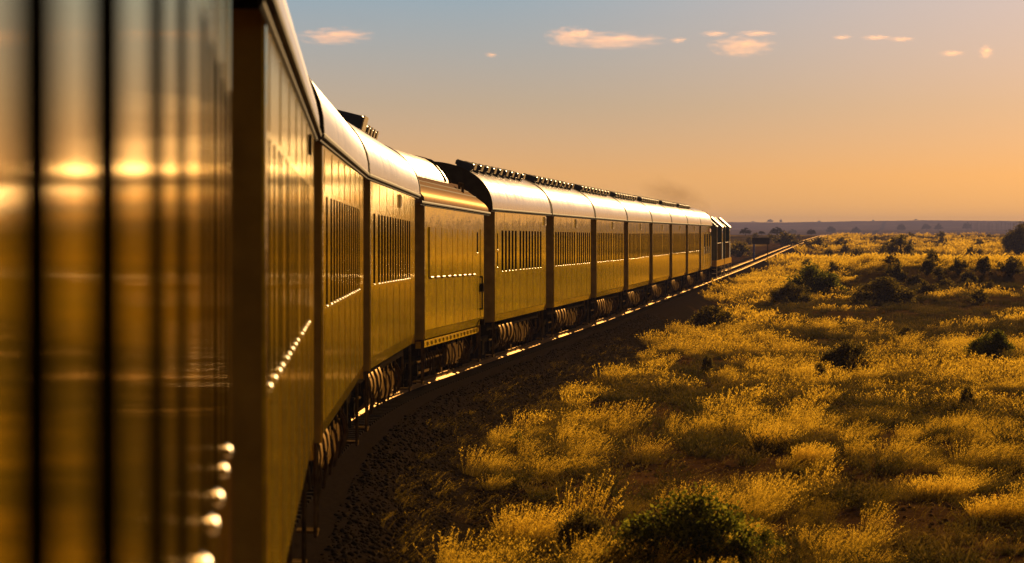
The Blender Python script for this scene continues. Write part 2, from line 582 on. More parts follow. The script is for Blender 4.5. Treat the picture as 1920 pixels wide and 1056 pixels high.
def build_track():
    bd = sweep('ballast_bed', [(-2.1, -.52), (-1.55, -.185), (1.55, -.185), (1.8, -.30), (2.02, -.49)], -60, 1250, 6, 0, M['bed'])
    tag(bd, kind='structure')
    t = empty('railway_track')
    t.location = (0, 0, 0)
    tag(t, 'single railway track with bright worn rails running ahead of the locomotives', 'railway track')
    for sx in (-1, 1):
        c = sx * .57
        prof = [(-.07, -.145), (-.07, -.13), (-.012, -.11), (-.012, -.04), (-.036, -.03), (-.036, -.006), (-.028, 0), (.028, 0),
                (.036, -.006), (.036, -.03), (.012, -.04), (.012, -.11), (.07, -.13), (.07, -.145)]
        sweep('rail', [(c + x, z) for x, z in prof], -60, 1245, 4, 0, M['rail_steel'], t)
    mb = MB()
    for s in np.arange(-30, 900, .72):
        x, y, h = np.interp(s, _S, _CX), np.interp(s, _S, _CY), np.interp(s, _S, _H)
        z = float(railz(y))
        c, sn = math.cos(h), math.sin(h)
        vs_ = []
        for zz in (z - .25, z - .15):
            for a in (-.11, .11):
                for b in (-1.0, 1.0):
                    vs_.append((x + b * c + a * sn, y - b * sn + a * c, zz))
        mb.add(vs_, [(0, 2, 3, 1), (4, 5, 7, 6), (0, 1, 5, 4), (2, 6, 7, 3), (0, 4, 6, 2), (1, 3, 7, 5)])
    tag(mb.build('sleepers', M['sleeper'], t), kind='stuff')
    # loose stones on the shoulder
    n = 30000
    Y = 38 + 150 * rng.random(n) ** 1.6
    d = 1.35 + 2.3 * rng.random(n) + 1.2 * rng.random(n) ** 3
    X = cx_at(Y) + d
    base = np.array([(1, 0, 0), (-1, 0, 0), (0, 1, 0), (0, -1, 0), (0, 0, 1), (0, 0, -1)], float)
    tri = np.array([(0, 2, 4), (2, 1, 4), (1, 3, 4), (3, 0, 4), (2, 0, 5), (1, 2, 5), (3, 1, 5), (0, 3, 5)])
    V = base[None] * (1 + .5 * (rng.random((n, 6, 1)) - .5)) + .35 * (rng.random((n, 6, 3)) - .5)
    size = .012 + .030 * rng.random(n) ** 2.5
    V = V * size[:, None, None] * np.array([1, 1, .75])
    zb = np.maximum(terrain(X, Y), np.interp(d, [1.55, 1.8, 2.02, 2.1], [-.185, -.30, -.49, -3]) + railz(Y))
    V += np.stack([X, Y, zb + size * .35], -1)[:, None]
    Q = (np.arange(n)[:, None, None] * 6 + tri[None]).reshape(-1, 3)
    o = link_mesh('ballast_stones', np_mesh('ballast_stones', V.reshape(-1, 3), Q), M['stone'])
    tag(o, 'dark loose stones covering the shoulder beside the train', 'gravel', kind='stuff')
    n = 9000
    Y = 46 + 90 * rng.random(n) ** 1.4
    X = cx_at(Y) + 2.8 + (.12 * Y + 2 - cx_at(Y)) * rng.random(n)
    V = base[None] * (1 + .5 * (rng.random((n, 6, 1)) - .5)) + .35 * (rng.random((n, 6, 3)) - .5)
    size = .012 + .05 * rng.random(n) ** 4
    V = V * size[:, None, None] * np.array([1, 1, .7])
    V += np.stack([X, Y, terrain(X, Y) + size * .3], -1)[:, None]
    Q = (np.arange(n)[:, None, None] * 6 + tri[None]).reshape(-1, 3)
    o = link_mesh('pebbles', np_mesh('pebbles', V.reshape(-1, 3), Q), M['pebble'])
    tag(o, 'small brown stones strewn over the bare soil between the tussocks', 'stones', kind='stuff')


build_track()

# ------------------------------------------------------------------ the train
PITCH, SIDE_LEN, Z1 = 22.0, 18.4, 16.84
SY0, SY1 = 1.5, 1.5 + SIDE_LEN            # where the side wall of a coach starts and ends (local)
EAVE = 3.52
RECESS = .050


def put_on_track(o, s_start, shift=0.0, a=None, b=None):
    """o's local (HALF, SY0) point comes to the path at s_start"""
    if a is None:
        a, b = side_pt(s_start), side_pt(s_start + SIDE_LEN)
    a, b = np.array(a, float) + (shift, 0), np.array(b, float) + (shift, 0)
    u = (b - a) / np.linalg.norm(b - a)
    nrm_ = np.array([u[1], -u[0]])
    org = a - u * SY0 - nrm_ * HALF
    za, zb = float(railz(a[1])), float(railz(b[1]))
    sl = (zb - za) / SIDE_LEN
    fy = Vector((u[0], u[1], sl)).normalized()
    fx = Vector((nrm_[0], nrm_[1], 0))
    fz = fx.cross(fy)
    m = Matrix.Identity(4)
    for i in range(3):
        m[i][0], m[i][1], m[i][2] = fx[i], fy[i], fz[i]
    m[0][3], m[1][3], m[2][3] = org[0], org[1], za - sl * SY0
    o.matrix_world = m


def roof_prof(zb, h, w, n=15, e=.94, full=True):
    t = np.linspace(0, math.pi / 2, n)
    pts = [(w * math.cos(a) ** e, zb + h * math.sin(a) ** e) for a in t]
    pts[-1] = (0.0, zb + h)
    if full:
        pts = pts + [(-x, z) for x, z in pts[-2::-1]]
    return pts


def wall_mesh(y0, y1, wins, eave):
    """right side wall with window openings; wins: (ya, yb, za, zb); left wall plain; ends and floor"""
    mb = MB()
    low = [(1.34, .985), (1.40, 1.00), (1.442, 1.15), (HALF, 1.17)]
    mb.loft(low, [y0, y1])
    zs = sorted({1.17, eave} | {w[2] for w in wins} | {w[3] for w in wins})
    ys = sorted({y0, y1} | {w[0] for w in wins} | {w[1] for w in wins})
    for i in range(len(ys) - 1):
        for j in range(len(zs) - 1):
            ym, zm = (ys[i] + ys[i + 1]) / 2, (zs[j] + zs[j + 1]) / 2
            if any(w[0] < ym < w[1] and w[2] < zm < w[3] for w in wins):
                continue
            mb.add([(HALF, ys[i], zs[j]), (HALF, ys[i + 1], zs[j]), (HALF, ys[i + 1], zs[j + 1]), (HALF, ys[i], zs[j + 1])], [(0, 1, 2, 3)])
    # rounded corners and ends
    for y, sgn in ((y0, 1), (y1, -1)):
        prof = [(HALF, 0), (HALF - .006, .010), (HALF - .018, .016), (-HALF + .018, .016), (-HALF + .006, .010), (-HALF, 0)]
        for a, b in zip(prof[:-1], prof[1:]):
            if a[1] == b[1]:
                continue                    # the end wall is a part of its own
            mb.add([(a[0], y - sgn * a[1], 1.0), (b[0], y - sgn * b[1], 1.0), (b[0], y - sgn * b[1], eave), (a[0], y - sgn * a[1], eave)], [(0, 1, 2, 3)])
    mb.add([(-HALF, y0, 1.0), (-HALF, y1, 1.0), (-HALF, y1, eave), (-HALF, y0, eave)], [(0, 1, 2, 3)])
    mb.add([(-HALF, y0, .99), (-HALF, y1, .99), (1.34, y1, .985), (1.34, y0, .985)], [(0, 1, 2, 3)])
    return mb


def make_end_wall(eave):
    def f():
        return MB().box(-HALF + .018, HALF - .018, -.03, .03, 1.0, eave)
    return f


def window_parts(w, cache={}):
    """shared meshes of a window (dark jamb and pane) and its bright sill, origin at the middle of the sill line"""
    key = (round(w[1] - w[0], 3), round(w[3] - w[2], 3))
    if key not in cache:
        hw, h = key[0] / 2, key[1]
        r = RECESS
        mb = MB()
        mb.add([(-r, -hw, 0), (-r, hw, 0), (-r, hw, h), (-r, -hw, h)], [(0, 1, 2, 3)])
        mb.add([(-r, hw, 0), (0, hw, 0), (0, hw, h), (-r, hw, h)], [(0, 1, 2, 3)])
        mb.add([(-r, -hw, 0), (0, -hw, 0), (0, -hw, h), (-r, -hw, h)], [(3, 2, 1, 0)])
        mb.add([(-r, -hw, h), (-r, hw, h), (0, hw, h), (0, -hw, h)], [(0, 1, 2, 3)])
        me = mb.mesh('window'); me.materials.append(M['glass']); me.materials.append(M['jamb'])
        for k in (1, 2, 3):
            me.polygons[k].material_index = 1
        s = MB()
        s.loft([(-r + .001, .012), (-.004, .010), (.008, .001), (.012, -.010), (.010, -.020), (.001, -.024)], [-.062, .062], caps=False)
        ms = s.mesh('sill'); ms.materials.append(M['sill'])
        ms.shade_smooth()
        cache[key] = (me, ms)
    return cache[key]


def add_window(root, w):
    me, ms = window_parts(w)
    o = bpy.data.objects.new('window', me); COL.objects.link(o)
    o.parent = root; o.location = (HALF, (w[0] + w[1]) / 2, w[2])
    s = bpy.data.objects.new('sill', ms); COL.objects.link(s)
    s.parent = o
    return o


def bogie_meshes(cache={}):
    if not cache:
        f = MB()
        for sx in (-1, 1):
            x = sx * .98
            f.box(x - .07, x + .07, -1.55, 1.55, .50, .66)
            for y in (-1.05, 1.05):
                f.box(x - .09, x + .12, y - .17, y + .17, .28, .56)
                f.cyl((x, y - .33, .34), (x, y - .33, .62), .07, .07, 8)
                f.cyl((x, y + .33, .34), (x, y + .33, .62), .07, .07, 8)
                f.box(x - .02, x + .05, y - .60, y - .54, .12, .60)
                f.box(x - .02, x + .05, y + .54, y + .60, .12, .60)
            f.box(x - .10, x + .05, -.45, .45, .22, .50)
            f.box(x - .02, x + .03, -1.5, 1.5, .26, .40)
        f.box(-.95, .95, -.22, .22, .45, .85)
        for y in (-1.05, 1.05):
            f.cyl((-.62, y, .43), (.62, y, .43), .07, .07, 10)
        cache['frame'] = f.mesh('bogie'); cache['frame'].materials.append(M['dark'])
        w = MB()
        w.cyl((-.075, 0, 0), (-.045, 0, 0), .475, .465, 28)
        w.cyl((-.045, 0, 0), (.065, 0, 0), .432, .428, 28)
        w.cyl((.065, 0, 0), (.09, 0, 0), .22, .18, 14)
        cache['wheel'] = w.mesh('wheel'); cache['wheel'].materials.append(M['steel'])
        cache['wheel'].shade_smooth(); cache['wheel'].set_sharp_from_angle(angle=R(35))
    return cache


def add_bogie(root, y):
    c = bogie_meshes()
    b = bpy.data.objects.new('bogie', c['frame']); COL.objects.link(b)
    b.parent = root; b.location = (0, y, 0)
    for yy in (-1.05, 1.05):
        w = bpy.data.objects.new('wheel', c['wheel']); COL.objects.link(w)
        w.parent = b; w.location = (.555, yy, .43)
        w = bpy.data.objects.new('wheel', c['wheel']); COL.objects.link(w)
        w.parent = b; w.location = (-.555, yy, .43); w.rotation_euler = (0, 0, math.pi)


def shared(name, key, make, material, root, smooth=None, cache={}):
    if key not in cache:
        me = make().mesh(name); me.materials.append(material)
        if smooth is not None:
            me.shade_smooth(); me.set_sharp_from_angle(angle=R(smooth))
        cache[key] = me
    o = bpy.data.objects.new(name, cache[key]); COL.objects.link(o)
    o.parent = root
    return o


def make_underframe():
    mb = MB()
    mb.box(-1.25, 1.25, SY0 + .05, SY1 - .05, .80, .975)
    mb.box(-.5, .5, .2, 21.6, .72, .96)
    for y in np.arange(SY0 + .8, SY1, 1.6):
        mb.box(-1.28, 1.28, y - .05, y + .05, .70, .82)
    return mb


def make_gear():
    """boxes, hoses and rods hung between the bogies"""
    mb = MB()
    g = np.random.default_rng(5)
    for y, l, x, z in ((10.5, 1.6, .9, .36), (12.3, 1.9, .8, .32), (14.4, 1.5, .7, .38)):  # boxes partly added and lengthened to keep sun off the near rail
        mb.box(x, 1.24, y, y + l, z, .80)
        mb.box(x + .05, 1.255, y + .05, y + l - .05, z + .05, .74)
    for y in (4.6, 5.3, 7.3, 9.9, 11.7, 13.95, 15.6, 16.3):
        z = .25 + .25 * g.random()
        mb.cyl((1.22, y, .80), (1.25, y + .02, z), .016, .016, 6)
        mb.tube([(1.22, y + .25, .80), (1.30, y + .30, .66), (1.32, y + .42, .50), (1.28, y + .5, .30)], .018, 6)
    mb.cyl((1.15, 3.6, .55), (1.15, 18.0, .55), .022, .022, 6)
    mb.cyl((1.02, 5.4, .30), (1.02, 16.3, .28), .03, .03, 6)
    return mb


def make_tank():
    mb = MB()
    x, z, r = .92, .66, .34
    mb.cyl((x, 5.3, z), (x, 10.3, z), r, r, 24)
    mb.cyl((x, 5.15, z), (x, 5.3, z), r * .6, r, 24)
    return mb


def make_band():
    return MB().cyl((.92, 0, .66), (.92, .5, .66), .385, .385, 24)


def make_step(y):
    def f():
        mb = MB()
        x = 1.38
        mb.tube([(x, y, 1.0), (x, y, .22), (x, y + .42, .22), (x, y + .42, 1.0)], .017, 6)
        for z in (.24,):
            mb.box(x - .16, x + .02, y, y + .42, z, z + .025)
        return mb
    return f


def make_hoses():
    mb = MB()
    mb.tube([(.45, 0, .9), (.62, .05, .62), (.66, .15, .40), (.60, .3, .30)], .03, 8)
    return mb


def make_pipe():
    return MB().tube([(1.1, .1, .95), (1.12, .1, .5), (1.02, .2, .32)], .025, 8)


def make_coupler():
    return MB().box(-.16, .16, 0, .5, .78, 1.0)


def make_vestibule(eave):
    def f():
        mb = MB()
        mb.box(-1.12, 1.12, -.4, .4, .99, eave - .03)
        return mb
    return f


def make_bellows():
    mb = MB()
    y = SY1 + .85
    while y < 22.5:
        mb.box(-.72, .72, y, y + .10, 1.02, 3.36)
        mb.box(-.64, .64, y + .10, y + .16, 1.08, 3.30)
        y += .16
    return mb


def make_roof(eave, h):
    def f():
        mb = MB()
        mb.loft(roof_prof(eave + .01, h, HALF + .035), [.12, SY0, 6, 11, 16, SY1, 21.75], caps=True)
        return mb
    return f


def make_ribs(eave, h):
    def f():
        mb = MB()
        mb.loft(roof_prof(eave + .012, h + .012, HALF + .049), [0, .12], caps=True)
        return mb
    return f


def make_gutter(eave):
    def f():
        mb = MB()
        mb.loft([(HALF + .002, eave - .06), (HALF + .016, eave - .05), (HALF + .018, eave - .03), (HALF + .045, eave - .02), (HALF + .05, eave + .0), (HALF + .042, eave + .02), (HALF - .03, eave + .022)],
                [.10, 21.77])
        return mb
    return f


def make_vent(l, w, h):
    def f():
        mb = MB()
        c = .03
        # a low louvred box: chamfered cap on a narrower neck, slats on the long side
        prof = [(-w / 2 + .04, -.05), (-w / 2 + .04, .03), (-w / 2, .04), (-w / 2, h - c), (-w / 2 + c, h), (w / 2 - c, h), (w / 2, h - c), (w / 2, .04), (w / 2 - .04, .03), (w / 2 - .04, -.05)]
        mb.loft(prof, [0, l], close=True, caps=True)
        for z in np.arange(.06, h - .05, .04):
            mb.box(w / 2, w / 2 + .008, .04, l - .04, z, z + .016)
        return mb
    return f


def make_vent_edge(l, w, h):
    def f():
        return MB().box(w / 2 + .002, w / 2 + .022, -.012, l + .012, .025, h + .012)
    return f


def add_vents(root, ys, x, z, tilt, l, w, h, last=None):
    for i, y in enumerate(ys):
        o = shared('roof_vent', ('vent', l, w, h), make_vent(l, w, h), M['vent'], root)
        o.location = (x, y, z); o.rotation_euler = (0, tilt, 0)
        e = shared('sunlit_side', ('vent_edge', l, w, h), make_vent_edge(l, w, h), M['lit_edge'], o)  # thin pale plate added to paint the vent's right face as sunlit


def small_box(name, root, y0, y1, z0, z1, d=.035, material='dark', frame=True):
    """a small framed fitting on the side wall"""
    mb = MB()
    mb.box(HALF + .001, HALF + d * .5, y0, y1, z0, z1)
    o = mb.build(name, M[material], root)
    if frame:
        t = .05
        f = MB()
        f.box(HALF + .002, HALF + d, y0 - t, y1 + t, z1, z1 + .03)
        f.box(HALF + .002, HALF + d, y0 - t, y1 + t, z0 - .03, z0)
        f.box(HALF + .002, HALF + d, y0 - t, y0, z0, z1)
        f.box(HALF + .002, HALF + d, y1, y1 + t, z0, z1)
        f.build('frame', M['sill'], o)
    return o


WZ0, WZ1 = 2.12, 3.05


def make_coach(ys, width, vents, extra=(), paint='paint'):
    root = empty('passenger_coach')
    wins = [(SY0 + y - width / 2, SY0 + y + width / 2, WZ0, WZ1) for y in ys]
    wins += list(extra)
    body = wall_mesh(SY0, SY1, wins, EAVE).build('body', M[paint], root)
    for w in wins:
        add_window(root, w)
    for y in SEAMS:
        for z0, z1 in ((1.18, 2.07), (3.08, 3.44)):
            shared('panel_seam', ('seam', z0, z1, paint), make_seam(z0, z1), M[paint], body).location = (0, SY0 + y, 0)
    shared('gutter', ('gutter', EAVE), make_gutter(EAVE), M['gutter'], root)
    r = shared('roof', ('roof', EAVE), make_roof(EAVE, 1.03), M['roof'], root, 40)
    for y in (.10, 21.65):
        shared('end_rib', ('rib', EAVE), make_ribs(EAVE, 1.03), M['gutter'], r).location = (0, y, 0)
    for y in (.98, SY1 + .48):
        shared('vestibule', ('vest', EAVE), make_vestibule(EAVE), M['black'], root).location = (0, y, 0)
    shared('bellows', 'bellows', make_bellows, M['black'], root)
    running_gear(root)
    if vents:
        add_vents(root, *vents)
    return root


SEAMS = (.4, 3.0, 5.6, 8.2, 10.8, 13.4, 16.0, 18.0)


def make_seam(z0, z1):
    def f():
        mb = MB()
        mb.loft([(HALF + .0005, -.03), (HALF + .004, -.026), (HALF + .004, .026), (HALF + .0005, .03)], [0, 1])
        # the profile above runs along y: turn it upright
        mb.v = [(x, y_, z0 + (z1 - z0) * t) for x, t, y_ in mb.v]
        return mb
    return f


def running_gear(root, tank=True, eave=EAVE):
    for y in (SY0 + .016, SY1 - .016):
        shared('end_wall', ('end_wall', eave), make_end_wall(eave), M['end_wall'], root).location = (0, y, 0)
    u = shared('underframe', 'underframe', make_underframe, M['dark'], root)
    shared('gear', 'gear', make_gear, M['steel'], u)
    for y in (.5, SY1 + .9):
        shared('hose', 'hoses', make_hoses, M['glint'], u).location = (0, y, 0)
        shared('pipe', 'pipe', make_pipe, M['steel'], u).location = (0, y, 0)
    shared('coupler', 'coupler', make_coupler, M['dark'], u).location = (0, -.25, 0)
    shared('coupler', 'coupler', make_coupler, M['dark'], u).location = (0, 21.5, 0)
    if tank:
        shared('tank', 'tank', make_tank, M['dark'], u, 40)
        for y in (5.35, 6.5, 7.9, 9.1):
            shared('band', 'band', make_band, M['glint'], u, 40).location = (0, y, 0)
    for y in (SY0 + .15, SY1 - .65):
        shared('step', ('step', y), make_step(y), M['steel'], root)
    add_bogie(root, 3.6); add_bogie(root, 17.6)


PAT_A = [1.1] + [2.7 + 1.08 * k for k in range(13)]
PAT_0 = [.8, 1.9, 3.0, 4.1, 5.2, 6.1, 8.25, 9.67, 11.0, 13.0, 14.15, 15.1, 16.3, 17.35]
PAT_B = [2.3 + 1.12 * k for k in range(5)] + [8.4 + 1.12 * k for k in range(8)]
PAT_C = [.75 + 1.10 * k for k in range(9)] + [11.0 + 1.10 * k for k in range(7)]
VENTS = ([.5 + 2.05 * k for k in range(9)], .82, EAVE + .905, R(17), .55, .42, .15)
labels = {
    0: 'blurred nearest coach filling the left edge, its glossy side streaked with reflections',
    1: 'soft-focus coach just beyond the widest dark gap, bright glints running along its window sills',
    2: 'golden coach with tall narrow dark windows, right behind the coach with the bright sill glints',
    3: 'golden coach just behind the low-roofed car, with one large dark roof unit',
    5: 'golden coach ahead of the low-roofed car, its dark curved roof end showing above it',
    6: 'sixth windowed coach from the left edge, small plate high on its side between the windows',
    7: 'coach just ahead of the sixth windowed coach, at the start of the straight',
    8: 'eighth windowed coach from the left edge of the view, on the straight part of track',
    9: 'third windowed coach back from the plain van behind the locomotives',
    10: 'second windowed coach back from the plain van behind the locomotives',
    11: 'last windowed coach, small in the distance, coupled to the plain van behind the locomotives',
}
GROUP = 'coaches of the train'
coaches = {}


def name_coach(o, k):
    tag(o, labels[k], 'railway coach', GROUP)
    if k == 0:                              # the camera leans out just off this coach's side
        put_on_track(o, 0, 0, (.145, -5.0), (.145 - .0515 * SIDE_LEN, -5.0 + SIDE_LEN))
    elif k == 1:
        put_on_track(o, 0, 0, side_pt(Z1 + .5) + (.03, 0), side_pt(Z1 + .5 + SIDE_LEN) - (.015, 0))
    else:
        put_on_track(o, Z1 + (k - 1) * PITCH)
    coaches[k] = o


name_coach(make_coach(PAT_0, .60, None, [(SY0 + 7.06, SY0 + 7.47, WZ0, WZ1)], 'paint_dimmed'), 0)
c1 = make_coach([.45, 1.5, 2.6, 3.4, 4.7, 5.5, 6.6, 7.7, 8.7, 10.5, 11.6, 12.5, 13.6, 14.6], .52, None); name_coach(c1, 1)
small_box('side_lamp', c1, 16.35, 16.5, 3.26, 3.40, .035, 'dark', False)
c2 = make_coach([1.2] + PAT_A[1:], .66, None); name_coach(c2, 2)
c3 = make_coach(PAT_A, .66, ([16.6 + 1.15 * k for k in range(4)], .60, EAVE + .96, R(14), .4, .34, .15)); name_coach(c3, 3)
small_box('side_lamp', c3, 12.2, 12.5, 3.25, 3.39)
big = shared('air_conditioner', 'aircon', make_vent(1.3, .46, .25), M['vent'], c3)
big.location = (.54, 14.3, EAVE + .97); big.rotation_euler = (0, R(14), 0)
shared('sunlit_side', 'aircon_edge', make_vent_edge(1.3, .46, .25), M['lit_edge'], big)  # pale plate painting the unit's right face as sunlit
c5 = make_coach(PAT_B, .64, VENTS, [(SY0 + .55, SY0 + .85, 2.62, 2.98), (SY0 + .55, SY0 + .85, 2.22, 2.56)]); name_coach(c5, 5)
small_box('side_lamp', c5, SY1 - .75, SY1 - .4, 3.24, 3.40)
c6 = make_coach(PAT_C, .66, VENTS); name_coach(c6, 6)
small_box('side_lamp', c6, 11.6, 11.95, 3.22, 3.40)
for k in (7, 8, 9, 10, 11):
    name_coach(copy_tree(c6), k)


# the low-roofed car with a raised monitor
def make_low_car():
    root = empty('low_roofed_car')
    ev = 3.42
    wins = [(SY0 + 15.75, SY0 + 16.25, 2.55, 2.98)]
    body = wall_mesh(SY0, SY1, wins, ev)
    body.build('body', M['paint_plain'], root)
    add_window(root, wins[0])
    for y in SEAMS[1:-1]:
        shared('panel_seam', ('seam', 1.18, 2.07), make_seam(1.18, 2.07), M['paint'], root).location = (0, SY0 + y, 0)
    # raised blank panels where the windows were
    for i in range(9):
        y = SY0 + .9 + i * 1.62
        mb = MB()
        mb.box(HALF + .001, HALF + .024, y, y + 1.46, 2.10, 3.0)
        p = mb.build('blank_panel', M['paint_plain'], root)
        s = MB(); s.loft([(HALF + .024, 2.112), (HALF + .030, 2.106), (HALF + .033, 2.094), (HALF + .001, 2.085)], [y + .3, y + 1.0])
        s.build('sill', M['sill'], p)
    d = MB()
    d.box(HALF + .001, HALF + .012, SY0 + 17.0, SY0 + 17.75, 1.2, 3.05)
    door = d.build('door', M['paint_plain'], root)
    h = MB()
    h.cyl((HALF + .05, SY0 + 16.9, 1.35), (HALF + .05, SY0 + 16.9, 2.05), .018, .018, 8)
    h.cyl((HALF + .0, SY0 + 16.9, 1.36), (HALF + .06, SY0 + 16.9, 1.36), .018, .018, 8)
    h.cyl((HALF + .0, SY0 + 16.9, 2.04), (HALF + .06, SY0 + 16.9, 2.04), .018, .018, 8)
    h.box(HALF + .002, HALF + .08, SY0 + 16.8, SY0 + 17.0, 1.72, 1.9)
    h.box(HALF + .002, HALF + .10, SY0 + 16.75, SY0 + 17.1, 1.02, 1.14)
    h.build('grab_rail', M['dark'], door)
    shared('gutter', ('gutter', ev), make_gutter(ev), M['gutter'], root)
    prof = [(HALF + .035, ev), (HALF + .02, ev + .10), (HALF - .06, ev + .20), (HALF - .20, ev + .31), (HALF - .40, ev + .45), (.80, ev + .62), (.45, ev + .68), (0, ev + .70)]
    prof = prof + [(-x, z) for x, z in prof[-2::-1]]
    rf = MB(); rf.loft(prof, [.9, 6, 12, 21.2], caps=True)
    roof = rf.build('roof', M['roof_low'], root, 40)
    seams = MB()
    for x, z in ((1.20, ev + .338), (1.03, ev + .452), (.9, ev + .525)):
        seams.box(x - .008, x + .008, .9, 21.2, z - .01, z + .018)
    seams.build('seam', M['gutter'], roof)
    mp = [(.86, ev + .58), (.84, ev + .66), (.74, ev + .82), (.61, ev + .97), (.45, ev + 1.08), (.25, ev + 1.13), (0, ev + 1.15)]
    mp = mp + [(-x, z) for x, z in mp[-2::-1]]
    mo = MB(); mo.loft(mp, [.9, 8, 16.0], caps=True)
    mo.loft([(x * .99, z - .01) for x, z in mp], [16.25, 17.6], caps=True)
    mon = mo.build('roof_monitor', M['roof_bright'], root, 40)
    for a, b in ((16.0, 16.25), (17.6, 17.75)):
        rb = MB(); rb.loft([(x * 1.03, z + .02) for x, z in mp], [a, b], caps=True)
        rb.build('frame', M['dark'], mon)
    tb = MB()
    tb.tube([(1.12, 17.8, ev + .39), (1.12, 17.8, ev + .58), (1.0, 18.6, ev + .60), (1.0, 18.6, ev + .47)], .03, 8)
    tb.build('grab_rail', M['steel'], roof)
    for y in (.98, SY1 + .48):
        shared('vestibule', ('vest', ev), make_vestibule(ev), M['black'], root).location = (0, y, 0)
    shared('bellows', 'bellows', make_bellows, M['black'], root)
    running_gear(root, False, ev)
    sb = MB()
    sb.box(1.26, 1.36, SY0 + .3, SY1 - .3, .84, .965)
    for y in np.arange(SY0 + .8, SY1 - .5, 1.1):
        sb.box(1.36, 1.385, y, y + .25, .87, .94)
    sb.build('sole_bar', M['paint_plain'], root)
    tag(root, 'low-roofed golden car with a raised bright roof monitor and blank panels instead of windows', 'railway coach', GROUP)
    put_on_track(root, Z1 + 3 * PITCH)
    coaches[4] = root


make_low_car()


# the plain van behind the engines
def make_van():
    root = empty('power_van')
    wall_mesh(SY0, SY1, [], EAVE).build('body', M['paint_plain'], root)
    shared('gutter', ('gutter', EAVE), make_gutter(EAVE), M['gutter'], root)
    shared('roof', ('roof', EAVE), make_roof(EAVE, 1.03), M['roof'], root, 40)
    for y in (.98, SY1 + .48):
        shared('vestibule', ('vest', EAVE), make_vestibule(EAVE), M['black'], root).location = (0, y, 0)
    shared('bellows', 'bellows', make_bellows, M['black'], root)
    for y in (3.2, 8.0, 12.8):
        d = MB(); d.box(HALF + .001, HALF + .02, SY0 + y, SY0 + y + 1.3, 1.25, 3.1)
        door = d.build('door', M['paint_plain'], root)
        h = MB(); h.box(HALF + .02, HALF + .06, SY0 + y + 1.1, SY0 + y + 1.2, 1.9, 2.3)
        h.build('handle', M['sill'], door)
    for y in (5.6, 10.4, 15.2):
        g = MB()
        g.box(HALF + .001, HALF + .012, SY0 + y, SY0 + y + 1.6, 1.9, 3.0)
        for z in np.arange(1.95, 2.95, .1):
            g.box(HALF + .012, HALF + .03, SY0 + y + .05, SY0 + y + 1.55, z, z + .04)
        g.build('grille', M['dark'], root)
    rb = MB(); rb.box(HALF + .002, HALF + .05, SY1 - 3.6, SY1 - 1.0, 3.12, 3.32)
    rb.build('red_panel', M['red'], root)
    for y in (2.6, 17.2):
        r = MB(); r.cyl((HALF + .06, SY0 + y, 1.1), (HALF + .06, SY0 + y, 2.9), .02, .02, 6)
        r.build('grab_rail', M['sill'], root)
    running_gear(root)
    tag(root, 'plain golden van with doors and grilles but no windows, coupled behind the locomotives', 'railway van', GROUP)
    put_on_track(root, Z1 + 11 * PITCH)


make_van()


